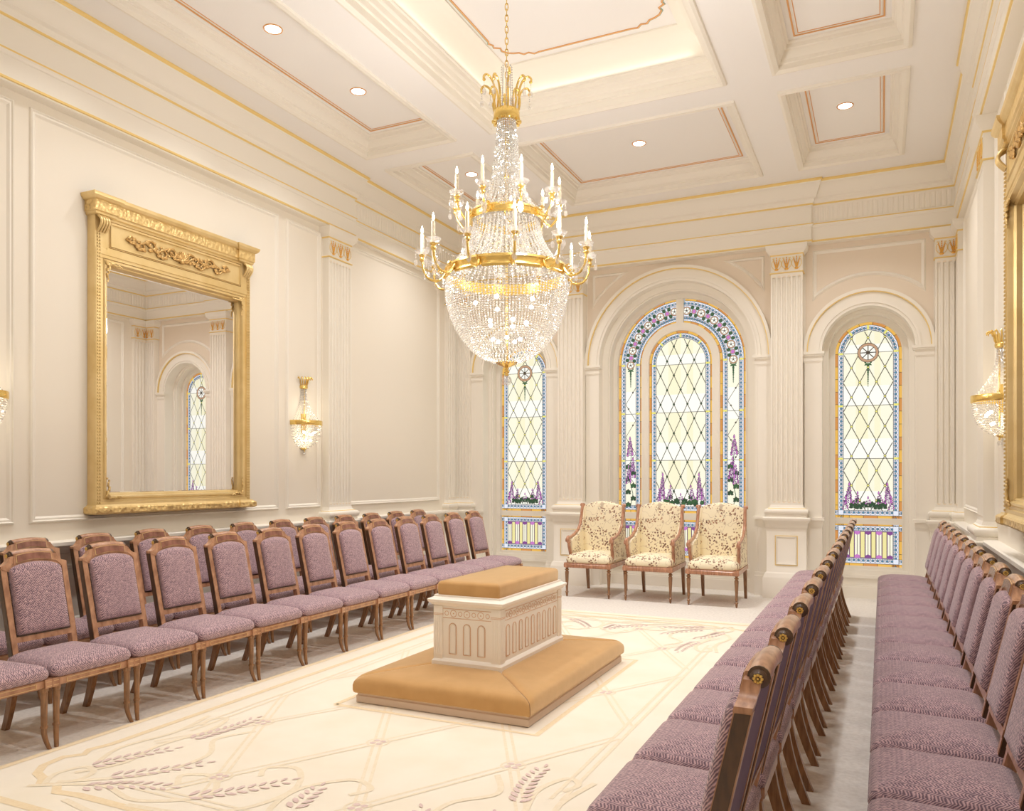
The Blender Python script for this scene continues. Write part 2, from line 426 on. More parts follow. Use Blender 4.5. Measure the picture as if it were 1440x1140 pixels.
def panes(G, cx, zs, r, zb, bars):
    """pale glass field between horizontal bars, whiter toward the lower part of each pane"""
    rnd = random.Random(int(cx*100)); zz = [zb] + bars + [zs + r]
    for a, c in zip(zz[:-1], zz[1:]):
        nx, nz = 8, 8
        for i in range(nx):
            for j in range(nz):
                xa, xb = cx-r+2*r*i/nx, cx-r+2*r*(i+1)/nx; za, zb_ = a+(c-a)*j/nz, a+(c-a)*(j+1)/nz
                def cl(x, z):
                    if z > zs:
                        h = sqrt(max(0, r*r-(z-zs)**2)); x = max(cx-h, min(cx+h, x))
                    return (x, z)
                q = [cl(xa,za), cl(xb,za), cl(xb,zb_), cl(xa,zb_)]
                m = iW if j < 3 else (iY if (i in (2,3,5) ) else iY2)
                G.P(q, m, 0)
    for z in bars: G.line((cx-r, z), (cx+r, z), .006, iL, 5)
def lupin(G, x, z0, h, lean, big=1):
    """purple flower spike with pink tip"""
    n = int(h/.021)
    for k in range(n):
        t = k/n; w = .030*(1-t*.7)*big + .004*sin(k*2.3)
        px = x + lean*t; pz = z0 + h*t
        for sg in (-1, 1):
            G.disc((px+sg*w, pz+.006*sg), .0165*big*(1-t*.4), iL, 6, 6); G.disc((px+sg*w, pz+.006*sg), .0115*big*(1-t*.4), iPK if (k+sg) % 3 else iP, 8, 6)
        G.disc((px, pz), .009*big, iP, 7, 6)
    G.leaf((x+lean, z0+h-.01), .06*big, .013*big, pi/2 - lean*1.5, iL, 6); G.leaf((x+lean, z0+h-.006), .05*big, .009*big, pi/2 - lean*1.5, iPK, 8)
def vine_leaf(G, c, r, m=iDG):
    for a in range(5): G.leaf(c, r, r*.42, pi/2 + (a-2)*1.05, iL, 6); G.leaf(c, r*.85, r*.3, pi/2 + (a-2)*1.05, m, 8)
def rosette(G, c, R, petals=5):
    G.disc(c, R, iL, 9, 20); G.disc(c, R*.94, iBR, 10, 20); G.disc(c, R*.74, iL, 11, 20); G.disc(c, R*.70, iW, 12, 20)
    for k in range(petals): a = 2*pi*k/petals + pi/2; G.line((c[0]+R*.15*cos(a), c[1]+R*.15*sin(a)), (c[0]+R*.7*cos(a), c[1]+R*.7*sin(a)), R*.09, iL, 13)
    G.disc(c, R*.2, iL, 14, 8)
def hang(G, c, l):
    for sg in (-1, 1):
        G.leaf((c[0], c[1]), .05, .012, -pi/2+sg*1.0, iG, 8); G.disc((c[0]+sg*.03, c[1]+.01), .012, iG, 8, 6)
    n = int(l/.022)
    for k in range(n): G.disc((c[0], c[1]-.02-k*.022), .016*(1-.6*k/n), iDG if k % 2 else iG, 8, 6)
    G.line(c, (c[0], c[1]-l-.02), .006, iDG, 7)
def base_flowers(G, cx, zb, hw, sc=1.0):
    for sg in (-1, 1):
        lupin(G, cx+sg*hw*.80, zb+.09, .20*sc, sg*-.01); lupin(G, cx+sg*hw*.50, zb+.09, .10*sc, sg*-.02, .85); lupin(G, cx+sg*hw*.92, zb+.02, .12*sc, 0, .8)
        vine_leaf(G, (cx+sg*hw*.60, zb+.05), .055, iG if sc > 1.2 else iDG); vine_leaf(G, (cx+sg*hw*.36, zb+.035), .045); vine_leaf(G, (cx+sg*hw*.16, zb+.06), .05, iDG); vine_leaf(G, (cx+sg*hw*.42, zb+.11), .035)
        G.pline([(cx+sg*hw*.1, zb+.02),(cx+sg*hw*.4, zb+.08),(cx+sg*hw*.7, zb+.11),(cx+sg*hw*.8, zb+.3*sc)], .006, iDG, 6)
    lupin(G, cx, zb+.085, .05, 0, .8); G.line((cx, zb), (cx, zb+.1), .008, iDG, 6)
def border_rect(G, x0, x1, z0, z1, bottom=True, top=True, sides=True):
    if bottom: border(G, *path_line((x0, z0), (x1, z0), .05, (0,1)))
    if top: border(G, *path_line((x0, z1), (x1, z1), .05, (0,-1)))
def lower_panel(G, x0, x1, z0, z1, ncol):
    G.P([(x0,z0),(x1,z0),(x1,z1),(x0,z1)], iBW, 0)
    border(G, *path_line((x0, z0), (x0, z1), .05, (1,0))); border(G, *path_line((x1, z0), (x1, z1), .05, (-1,0)))
    border(G, *path_line((x0, z0), (x1, z0), .05, (0,1))); border(G, *path_line((x0, z1), (x1, z1), .05, (0,-1)))
    e = .095
    for cxx, czz in ((x0, z0), (x1, z0), (x0, z1), (x1, z1)):
        sx = 1 if cxx == x0 else -1; sz = 1 if czz == z0 else -1
        q = (cxx+sx*.036, czz+sz*.036); G.P([q, (q[0]+sx*.055, q[1]), (q[0]+sx*.055, q[1]+sz*.055), (q[0], q[1]+sz*.055)], iBW, 14)
        G.P([(cxx, czz), (cxx+sx*.03, czz), (cxx+sx*.03, czz+sz*.03), (cxx, czz+sz*.03)], iA, 14)
    a, c, d, f = x0+e, x1-e, z0+e, z1-e
    G.P([(a,d),(c,d),(c,f),(a,f)], iP, 9)
    w = (c-a)/ncol
    for k in range(ncol):
        xa, xb = a+w*k, a+w*(k+1)
        if k % 2: G.P([(xa+.004,d+.004),(xb-.004,d+.004),(xb-.004,f-.004),(xa+.004,f-.004)], iL, 10); G.P([(xa+.008,d+.008),(xb-.008,d+.008),(xb-.008,f-.008),(xa+.008,f-.008)], iPY, 11)
        else:
            mx = (xa+xb)/2
            G.P([(xa,d+.03),(xb,d+.03),(xb,f-.03),(xa,f-.03)], iL, 10)
            G.P([(xa+.003,d+.03),(mx-.003,d+.045),(mx-.003,f-.045),(xa+.003,f-.03)], iY2, 11); G.P([(mx+.003,d+.045),(xb-.003,d+.03),(xb-.003,f-.03),(mx+.003,f-.045)], iY2, 11)
            G.P([(xa,d),(xb,d),(xb,d+.03),(mx,d+.045),(xa,d+.03)], iPK if k % 4 else iP, 12); G.P([(xa,f),(xb,f),(xb,f-.03),(mx,f-.045),(xa,f-.03)], iPK if k % 4 else iP, 12)
YG = 10.255
def side_window(idx, cx):
    G = Glass(YG); r = .36; zs = 2.905; zb = .94
    ri = r - .09
    panes(G, cx, zs, ri, zb+.09, [1.648, 2.279, 2.905])
    G.b.cur = 0
    lattice(G, cx, zs, ri, zb+.09, zs+ri, .0905, .1755, 2.03)
    p, n = path_arch(cx, zs, r, zb+.0); border(G, p, n)
    border(G, *path_line((cx-r, zb), (cx+r, zb), .05, (0,1)))
    for sg in (-1, 1):
        G.P([(cx+sg*(r-.036), zb+.036), (cx+sg*(r-.09), zb+.036), (cx+sg*(r-.09), zb+.09), (cx+sg*(r-.036), zb+.09)], iBW, 14)
        for z in (1.648, 2.279, 2.905): G.P([(cx+sg*(r-.034), z-.012), (cx+sg*(r-.086), z-.012), (cx+sg*(r-.086), z+.012), (cx+sg*(r-.034), z+.012)], iLY, 14)
    for a in (pi/4+.1, pi/2, 3*pi/4-.1):
        c = (cx+(r-.06)*cos(a), zs+(r-.06)*sin(a)); ca, sa = cos(a), sin(a)
        G.P([(c[0]+ca*u-sa*v, c[1]+sa*u+ca*v) for u, v in ((-.026,-.012),(.026,-.012),(.026,.012),(-.026,.012))], iLY, 14)
    rosette(G, (cx, 2.905), .118, 8); hang(G, (cx, 2.78), .26)
    base_flowers(G, cx, zb+.095, .27)
    o = G.b.build('window_%d' % idx, GMATS); struct(o)
    o['label'] = 'tall stained glass window with one round flower medallion, ' + ('left of' if cx < X0 else 'right of') + ' the wide central one'
    G = Glass(YG); lower_panel(G, cx-r, cx+r, .37, .88, 9)
    o = G.b.build('window_%d' % (idx+3), GMATS); struct(o)
side_window(1, X0-2.235); side_window(2, X0+2.235)
# centre window
G = Glass(YG); cx = X0; zs = 2.925; zb = .955; r = .415; ri = r-.09
panes(G, cx, zs, ri, zb+.09, [1.645, 2.274, 2.90])
lattice(G, cx, zs, ri, zb+.09, zs+ri, .089, .19, 2.19, iDG)
p, n = path_arch(cx, zs, r, zb); border(G, p, n); border(G, *path_line((cx-r, zb), (cx+r, zb), .05, (0,1)))
base_flowers(G, cx, zb+.095, .31, 1.5); 
for k in range(8): G.disc((cx-.28+.08*k, zb+.12+.02*(k % 2)), .03, iG if k % 3 else iDG, 9, 7)
for a in (pi/4, pi/2, 3*pi/4):
    c = (cx+(r-.06)*cos(a), zs+(r-.06)*sin(a)); ca, sa = cos(a), sin(a)
    G.P([(c[0]+ca*u-sa*v, c[1]+sa*u+ca*v) for u, v in ((-.026,-.012),(.026,-.012),(.026,.012),(-.026,.012))], iLY, 14)
for sg in (-1, 1):
    for z in (1.645, 2.274, 2.90): G.P([(cx+sg*(r-.034), z-.012), (cx+sg*(r-.086), z-.012), (cx+sg*(r-.086), z+.012), (cx+sg*(r-.034), z+.012)], iLY, 14)
# outer band : half arches left and right
R1, R0 = .835, .512
for sg in (-1, 1):
    a1 = pi/2 - .05/((R1+R0)/2)
    m = 24; outp = []; outn = []; inp = []; inn = []; fill = []
    nst = int((zs-zb)/.05)
    for k in range(nst):
        z = zb+(zs-zb)*k/nst; outp.append((cx+sg*R1, z)); outn.append((-sg,0)); inp.append((cx+sg*R0, z)); inn.append((sg,0))
    for k in range(m+1):
        a = a1*k/m; outp.append((cx+sg*R1*cos(a), zs+R1*sin(a))); outn.append((-sg*cos(a), -sin(a)))
        inp.append((cx+sg*R0*cos(a), zs+R0*sin(a))); inn.append((sg*cos(a), sin(a)))
    for k in range(len(outp)-1): G.P([outp[k], outp[k+1], inp[k+1], inp[k]], (iW if (k//8) % 2 else iY2) if k < nst else iBW, 0)
    border(G, outp, outn); border(G, inp, inn)
    RM = (R1+R0)/2
    na = 6
    for k in range(na):
        a = a1*(k)/(na-1)*.97; c = (cx+sg*RM*cos(a), zs+RM*sin(a)); rosette(G, c, .056, 5)
        if k < na-1:
            a = a1*(k+.5)/(na-1)*.97; c = (cx+sg*RM*cos(a), zs+RM*sin(a)); G.disc(c, .034, iL, 9, 12); G.disc(c, .03, iBR, 10, 12); G.disc(c, .023, iPK, 11, 12)
            for q in (-1, 1):
                for w_ in (-.035, .035):
                    cc = (c[0]+q*.047*cos(a)*sg - w_*sin(a)*sg, c[1]+q*.047*sin(a) + w_*cos(a)); G.disc(cc, .026, iDG, 7, 7); G.disc(cc, .016, iG, 8, 6)
    xm = cx+sg*RM
    hang(G, (xm, zs-.06), .22)
    for k in range(6): G.line((xm+(-.07 if k % 2 else .07), 2.62-.22*k), (xm+(.07 if k % 2 else -.07), 2.62-.22*(k+1)), .006, iL, 5); G.disc((xm+(-.03 if k % 2 else .03), 2.56-.22*k), .012, iL, 7, 8)
    for z in (2.27, 1.645): G.line((xm-.07, z), (xm+.07, z), .006, iL, 5)
    lupin(G, xm+.01*sg, 1.72, .2, .0, 1.1); lupin(G, xm-.02*sg, 1.42, .22, .01, 1.1); lupin(G, xm+.03*sg, 1.35, .2, .0, .9)
    for k in range(7): vine_leaf(G, (xm+(.035 if k % 2 else -.035), 1.05+.085*k), .045, iG if k % 3 == 0 else iDG)
    G.pline([(xm, zb+.09), (xm+.03, 1.2), (xm-.02, 1.4), (xm+.01, 1.75)], .008, iDG, 6)
    border(G, *path_line((cx+sg*R0, zb), (cx+sg*R1, zb), .05, (0,1)))
    for z in (1.645, 2.274, 2.925):
        for xx in (R1-.06, R0+.06): G.P([(cx+sg*xx-.026, z-.012), (cx+sg*xx+.026, z-.012), (cx+sg*xx+.026, z+.012), (cx+sg*xx-.026, z+.012)], iLY, 14)
o = struct(G.b.build('window_3', GMATS))
G = Glass(YG); lower_panel(G, cx-r, cx+r, .37, .87, 11)
for sg in (-1, 1): lower_panel(G, *sorted((cx+sg*R0, cx+sg*R1)), .37, .87, 3)
struct(G.b.build('window_6', GMATS))
# painted window frames
for wi, (cx, rg, zs, ri, ro) in enumerate(WINS):
    rs = (ri+rg)/2 if wi != 1 else .9
    b = MB()
    arch_ring(b, cx, zs, rs+.01, rg, .33, 10.195, 10.27)
    arch_ring(b, cx, zs, rg+.012, rg, .37, 10.185, 10.2)
    b.box(cx-rg, cx+rg, 10.205, 10.27, .87, .955 if wi == 1 else .942)
    b.box(cx-rs, cx+rs, 10.205, 10.27, .3, .372)
    if wi == 1:
        arch_ring(b, cx, 2.925, .512, .415, .33, 10.2, 10.27)
        b.box(cx-.045, cx+.045, 10.198, 10.27, 3.40, 3.75)
    struct(b.build('trim_%d' % (5+wi), TRIM, smooth=30))

# ------------------------------------------------------------------ side and front walls
for nm, xa, xb in (('wall_left', XL-.3, XL), ('wall_right', XR, XR+.3)):
    b = MB(); b.box(xa, xb, YF-.3, YB+.02, 0, 5.4); struct(b.build(nm, WALL))
b = MB(); b.box(XL-.3, XR+.3, YF-.3, YF, 0, 5.4); struct(b.build('wall_front', WALL))
def TL(s, d, z): return (XL + d, s, z)
def TR(s, d, z): return (XR - d, s, z)
def TB(s, d, z): return (s, YB - d, z)
def rect_mould(b, s0, s1, z0, z1, w=.05, t=.022, m=0, d0=0):
    rings = []
    for e, h in ((0,0),(.006,t*.7),(w*.3,t),(w*.45,t*.55),(w*.7,t*.6),(w,0)):
        rings.append([(s0+e, d0+h, z0+e),(s1-e, d0+h, z0+e),(s1-e, d0+h, z1-e),(s0+e, d0+h, z1-e)])
    b.loft(rings, m=m)
YM = 4.93
for ti, T in ((8, TL), (9, TR)):
    b = MB(); b.T = T
    for s0, s1 in ((3.64, 6.22), (6.33, 6.88), (2.98, 3.53), (7.39, 9.42), (.44, 2.47)):
        rect_mould(b, s0, s1, 1.10, 4.10)
    # chair rail ledge
    prof = [(0,.86),(.015,.865),(.02,.89),(.045,.91),(.06,.925),(.10,.93),(.10,.955),(.09,.962),(0,.965)]
    b.loft([[(YF, d, z), (YB, d, z)] for d, z in prof], closed=False)
    prof = [(.03,0),(.03,.2),(.02,.22),(.012,.25),(0,.26)]
    b.loft([[(YF, d, z), (YB, d, z)] for d, z in prof], closed=False)
    for s0, s1 in ((3.64, 6.22), (7.45, 9.3), (.5, 2.4)): rect_mould(b, s0, s1, .34, .78, .04, .015)
    struct(b.build('trim_%d' % ti, TRIM, smooth=30))

# ------------------------------------------------------------------ pilasters
def ped(b, s, w, d, prof, ms=None, m=0):
    rings = [[(s-w-e, -.02, z), (s-w-e, d+e, z), (s+w+e, d+e, z), (s+w+e, -.02, z)] for e, z in prof]
    b.loft(rings, closed=False, ms=ms, m=m, cap0=True, cap1=True)
def pilaster(b, s, w, d, nf=7, n3=3, pedestal=True):
    # m0 trim, m1 gold
    if pedestal:
        ped(b, s, w+.045, d+.03, [(.04,0),(.04,.235),(.03,.25),(.022,.285),(.008,.30),(0,.31),(0,.82),(.006,.825),(.012,.85),(.014,.88),(.04,.91),(.045,.925),(.045,.945),(.035,.955)])
        pw = min(.14, w*.72)
        T = b.T
        def T2(a, c, z, T=T, dd=d+.03): return T(a, dd + c, z)
        b.T = T2
        rect_mould(b, s-pw, s+pw, .385, .74, .009, .005, 1); rect_mould(b, s-pw+.009, s+pw-.009, .394, .731, .022, .008, 0)
        b.T = T
    ped(b, s, w, d, [(.05,.95),(.05,.975),(.045,.985),(.06,.995),(.068,1.015),(.066,1.035),(.05,1.052),(.03,1.055),(.028,1.062),(.012,1.07),(0,1.10)], ms=[0]*6+[0,1,0,0])
    # fluted shaft
    pts = [(s-w, -.02), (s-w, d)]
    fw = 2*w/(nf + .3); g = fw*.66; st = s - w + (2*w - (nf-1)*fw - g)/2
    for k in range(nf):
        a = st + k*fw
        for q in range(7):
            t = q/6; pts.append((a + g*t, d - .026*sin(pi*t)**.45))
    pts += [(s+w, d), (s+w, -.02)]
    b.loft([[(p[0], p[1], 1.1401) for p in pts], [(p[0], p[1], 3.7899) for p in pts]], closed=False, m=0)
    ped(b, s, w, d, [(0,1.09),(0,1.14)]); ped(b, s, w, d, [(0,3.79),(0,3.835),(.012,3.84),(.012,3.848),(.004,3.856),(0,3.86),(0,4.045),(.006,4.05),(.008,4.06),(.014,4.066),(.045,4.10),(.05,4.11),(.056,4.165)], ms=[0,1,1,0,0,0,1,1,0,0,0,0])
    # rounded flute ends: flat half-discs, the hollow's shade put into their tint
    for k in range(nf):
        c = st + k*fw + g/2
        for zc, sg in ((3.79, 1), (1.14, -1)):
            b.poly([(c + g/2*cos(pi*q/8), d+.0007, zc + sg*(g/2)*sin(pi*q/8)) for q in range(9)], 2)
    # gilt lavender motifs on the neck
    for k in range(n3):
        c = s + (k-(n3-1)/2)*(2*w/n3*.95)
        for tip, hh in ((0, .13), (-.026, .10), (.026, .10)):
            nseg = 6
            for q in range(nseg):
                t = q/nseg
                b.ball((c + tip*(.2+t)*1.15, d+.005, 3.90 + hh*t+.01), .0105*(1-.3*t), 6, 3, (1,.6,1.2))
        b.ball((c, d+.004, 3.885), .017, 8, 3, (1.4,.5,.9))
        u = 2*w/n3*.46
        for sg in (-1, 1):
            b.tube([(c+sg*.01, d+.003, 3.885), (c+sg*u*.6, d+.004, 3.895), (c+sg*u, d+.004, 3.93), (c+sg*u*.95, d+.004, 3.97), (c+sg*u*.6, d+.004, 4.0), (c+sg*u*.45, d+.004, 4.02)], .0035, 5, 1)
            b.ball((c+sg*u*.72, d+.003, 4.015), .008, 6, 1, (1,.5,1))
FLEND = mat('flute_end_shade', lin((238,226,206)), .5)
PM = [TRIM, GLEAF, FLEND, GMOT]
k = 10
for T, lst in ((TB, [(X0-1.365, .178, .15), (X0+1.365, .178, .15)]), (TL, [(7.12, .20, .09), (2.74, .20, .09)]), (TR, [(7.12, .20, .09), (2.74, .20, .09)])):
    for s, w, d in lst:
        b = MB(); b.T = T; pilaster(b, s, w, d, 6 if T is TB else 7)
        struct(b.build('trim_%d' % k, PM, smooth=40)); k += 1
for T, s, w, d in ((TB, XL+.155, .11, .10), (TB, XR-.135, .12, .10), (TL, 9.72, .14, .055), (TR, 9.72, .14, .055)):
    b = MB(); b.T = T; pilaster(b, s, w, d, 4, 2, pedestal=True)
    struct(b.build('trim_%d' % k, PM, smooth=40)); k += 1

# ------------------------------------------------------------------ entablature (mitred sweep round the room)
yb1, yb2 = 9.785, 9.83; xl1, xl2 = -5.46, -5.505; xr1, xr2 = .68, .725
ys1, ys2 = 7.37, 2.49; yf1, yf2 = YF+.145, YF+.1
xa, xc = X0-1.64, X0+1.64
loop = [(xc,yb1),(xa,yb1),(xa,yb2),(xl2,yb2),(xl2,ys1),(xl1,ys1),(xl1,ys2),(xl2,ys2),(xl2,yf2),(xr2,yf2),(xr2,ys2),(xr1,ys2),(xr1,ys1),(xr2,ys1),(xr2,yb2),(xc,yb2)]
def offset_loop(pts, d):
    n = len(pts); out = []
    for i in range(n):
        a = Vector(pts[i-1]); p = Vector(pts[i]); q = Vector(pts[(i+1)%n])
        d1 = (p-a).normalized(); d2 = (q-p).normalized()
        n1 = Vector((-d1.y, d1.x)); n2 = Vector((-d2.y, d2.x))
        out.append(p + (n1+n2)*d)
    return out
prof = [(-.15,4.165,0),(0,4.165,0),(0,4.178,1),(.012,4.18,1),(.012,4.196,0),(0,4.20,0),(0,4.345,0),(.008,4.35,0),(.012,4.365,0),(.022,4.375,1),(.022,4.388,0),(0,4.395,0),(0,4.59,0),(.012,4.60,1),(.02,4.603,1),(.02,4.618,0),(.03,4.63,0),(.034,4.66,0),(.06,4.675,0),(.062,4.70,0),(.072,4.73,0),(.09,4.77,0),(.10,4.81,0),(.10,4.83,0),(.112,4.84,1),(.125,4.852,1),(.125,4.88,0)]
b = MB()
b.loft([[(p.x, p.y, z) for p in offset_loop(loop, d)] for d, z, m in prof], ms=[p[2] for p in prof[:-1]])
# fluted frieze in the recessed corners
def ribs(b, T_, s0, s1, d):
    n = int(abs(s1-s0)/.052)
    for i in range(n):
        a = s0 + (s1-s0)*(i+.12)/n; c = s0 + (s1-s0)*(i+.88)/n
        pts = [(a,d),(a+(c-a)*.2,d+.007),(a+(c-a)*.8,d+.007),(c,d)]
        b.loft([[T_(p[0],p[1],4.41) for p in pts],[T_(p[0],p[1],4.575) for p in pts]], closed=False, m=0, cap0=True, cap1=True)
ribs(b, TB, xc+.03, xr2-.03, YB-yb2); ribs(b, TB, xl2+.03, xa-.03, YB-yb2)
ribs(b, TL, ys1+.03, yb2-.03, xl2-XL); ribs(b, TR, ys1+.03, yb2-.03, XR-xr2)
struct(b.build('trim_%d' % k, [TRIM, GLEAF], smooth=25)); k += 1

# ------------------------------------------------------------------ ceiling with coffers
cxs = [(X0-2.59, X0-1.60), (X0-1.10, X0+1.10), (X0+1.60, X0+2.54)]
YCc = 5.0
cys = [(.75, 2.57), (3.05, 6.95), (7.42, 9.26)]
xs = sorted({XL-.1, XR+.1, *[v for p in cxs for v in p]}); ysv = sorted({YF-.1, YB+.1, *[v for p in cys for v in p]})
b = MB()
for i in range(len(xs)-1):
    for j in range(len(ysv)-1):
        if (xs[i], xs[i+1]) in cxs and (ysv[j], ysv[j+1]) in cys: continue
        b.poly([(xs[i],ysv[j],ZC),(xs[i+1],ysv[j],ZC),(xs[i+1],ysv[j+1],ZC),(xs[i],ysv[j+1],ZC)], 0)
def rr(x0,x1,y0,y1,e,z): return [(x0+e,y0+e,z),(x1-e,y0+e,z),(x1-e,y1-e,z),(x0+e,y1-e,z)]
for (x0, x1) in cxs:
    for (y0, y1) in cys:
        big = (x0, x1) == cxs[1] and (y0, y1) == cys[1]
        # lip moulding
        b.loft([rr(x0,x1,y0,y1,e,z) for e, z in ((-.065,ZC),(-.06,ZC-.022),(-.035,ZC-.03),(-.012,ZC-.018),(0,ZC-.012))], m=1)
        if not big:
            pr = [(0,ZC-.012),(0,ZC+.03),(.015,ZC+.035),(.018,ZC+.06),(.03,ZC+.075),(.045,ZC+.105),(.05,ZC+.12),(.065,ZC+.125),(.07,ZC+.155),(.085,ZC+.165),(.085,ZC+.18)]
            b.loft([rr(x0,x1,y0,y1,e,z) for e, z in pr], m=1)
            b.poly(rr(x0,x1,y0,y1,.08,ZC+.18), 0)
            z = ZC+.18
            for e, w, mm, h in ((.13,.013,2,.006),(.165,.006,2,.004),(.15,.006,1,.004)):
                b.loft([rr(x0,x1,y0,y1,e,z+.001), rr(x0,x1,y0,y1,e,z-h), rr(x0,x1,y0,y1,e+w,z-h), rr(x0,x1,y0,y1,e+w,z+.001)], m=mm)
        else:
            pr = [(0,ZC-.012),(0,ZC+.05),(.02,ZC+.055),(.025,ZC+.10),(.04,ZC+.11),(.05,ZC+.15),(.075,ZC+.16),(.08,ZC+.20),(.10,ZC+.205)]
            b.loft([rr(x0,x1,y0,y1,e,z) for e, z in pr], m=1)
            b.loft([rr(x0,x1,y0,y1,.10+.19*(1-cos(pi/2*q/10)),ZC+.205+.21*sin(pi/2*q/10)) for q in range(11)], m=1)
            ZP = ZC+.43
            b.loft([rr(x0,x1,y0,y1,e,z) for e, z in ((.29,ZC+.415),(.29,ZP-.0005),(.295,ZP-.0005))], m=1)
            b.poly(rr(x0,x1,y0,y1,.28,ZP), 0)
struct(b.build('ceiling', [CEIL, TRIM, COPPER], smooth=25))
# scalloped gilt line on the centre panel
ZP = ZC+.43; b = MB()
hx, hy = .775, 1.57
cus = [(1,.62),(.985,.66),(.995,.70),(.955,.74),(.965,.80),(.93,.84),(.92,.90),(.86,.93),(.80,.95),(.74,.94),(.70,.985),(.64,.98),(.58,1.0)]
quad = [(hx*1.0, hy-.34),(hx+.015, hy-.31),(hx-.01, hy-.27),(hx+.0, hy-.23),(hx-.05, hy-.20),(hx-.04, hy-.15),(hx-.075, hy-.10),(hx-.12, hy-.075),(hx-.17, hy-.06),(hx-.20, hy-.02),(hx-.25, hy-.03),(hx-.29, hy+.01),(hx-.34, hy)]
pl = [(x, y) for x, y in quad] + [(-x, y) for x, y in quad[::-1]] + [(-x, -y) for x, y in quad] + [(x, -y) for x, y in quad[::-1]]
def ribbon_loop(b, pts, w0, w1, zt, m):
    n = len(pts); A = []; B = []
    for i in range(n):
        a = Vector(pts[i-1]); q = Vector(pts[(i+1)%n]); t = (q-a).normalized(); nn = Vector((-t.y, t.x)); p = Vector(pts[i])
        A.append(p + nn*w0); B.append(p + nn*w1)
    b.loft([[(p.x, p.y, ZP+.001) for p in A], [(p.x, p.y, zt) for p in A], [(p.x, p.y, zt) for p in B], [(p.x, p.y, ZP+.001) for p in B]], m=m)
pl = [(X0+x, YCc+y) for x, y in pl]
ribbon_loop(b, pl, -.006, .006, ZP-.008, 0); ribbon_loop(b, pl, -.014, -.006, ZP-.005, 1)
struct(b.build('trim_%d' % k, [COPPER, TEAL])); k += 1
# roof slab above everything so no sky shows
b = MB(); b.box(XL-.3, XR+.3, YF-.3, YB+.4, 5.4, 5.5); struct(b.build('trim_%d' % k, WALL)); k += 1

# downlights
b = MB(); 
def downlight(x, y, z, lab):
    t = thing('recessed_downlight', (x, y, z), 0, lab, 'ceiling light', 'recessed downlights in the coffers')
    r = MB(); r.lathe([(.062,.0),(.066,-.006),(.075,-.006),(.078,0)], n=28); r.build('trim_ring', COPPER, t, 40)
    l = MB(); l.lathe([(.001,-.002),(.063,-.002)], n=28); l.build('lens', LED, t)
    return t
DL = []
zc2 = ZC+.18
for y, w in ((3.78,'nearest the mirror cornice'), (4.92,'second in the long left coffer, nearer the camera'), (6.06,'farther of the two in the long left coffer')): DL.append((X0-2.06, y, w, 'L'))
names = {}
def rowlab(w): return 'round recessed downlight in the ceiling, ' + w
downlight(X0-2.06, 4.92, zc2, rowlab('nearer of the two seen in the long left coffer')); downlight(X0-2.06, 6.06, zc2, rowlab('farther of the two seen in the long left coffer'))
downlight(X0-2.06, 8.31, zc2, rowlab('in the small far left corner coffer behind the chandelier')); downlight(X0, 8.31, zc2, rowlab('in the wide coffer above the central window'))
downlight(X0+2.06, 8.32, zc2, rowlab('in the small far right corner coffer'))
LPOS = [(X0-2.06,3.78),(X0-2.06,4.92),(X0-2.06,6.06),(X0-2.06,8.31),(X0,8.31),(X0+2.06,8.32),(X0+2.06,6.06),(X0+2.06,4.92),(X0+2.06,3.78),(X0-2.06,1.6),(X0,1.6),(X0+2.06,1.6)]

# ------------------------------------------------------------------ carpet
b = MB(); CX, CY = -2.44, 5.0; HX, HY = 1.53, 2.92
b.box(CX-HX, CX+HX, CY-HY, CY+HY, 0, .005, 0)
ZT = .0062
RC = [0]
def rib(pts, w, m, closed=False, z=ZT):
    RC[0] += 1; z += RC[0]*2e-6
    n = len(pts); A = []; B = []
    for i in range(n):
        a = Vector(pts[i-1] if (closed or i) else pts[0]); q = Vector(pts[(i+1)%n] if (closed or i < n-1) else pts[-1])
        t = (q-a).normalized(); nn = Vector((-t.y, t.x)); p = Vector(pts[i]); A.append((p.x+nn.x*w/2, p.y+nn.y*w/2, z)); B.append((p.x-nn.x*w/2, p.y-nn.y*w/2, z))
    b.loft([A, B] if closed else [A, B], closed=closed, m=m)
def rect_rib(hx, hy, w, m):
    for e0, e1 in (((-hx,-hy),(hx,-hy)),((hx,-hy),(hx,hy)),((hx,hy),(-hx,hy)),((-hx,hy),(-hx,-hy))):
        rib([(CX+e0[0], CY+e0[1]), (CX+e1[0], CY+e1[1])], w, m)
rect_rib(1.50, 2.80, .045, 1)
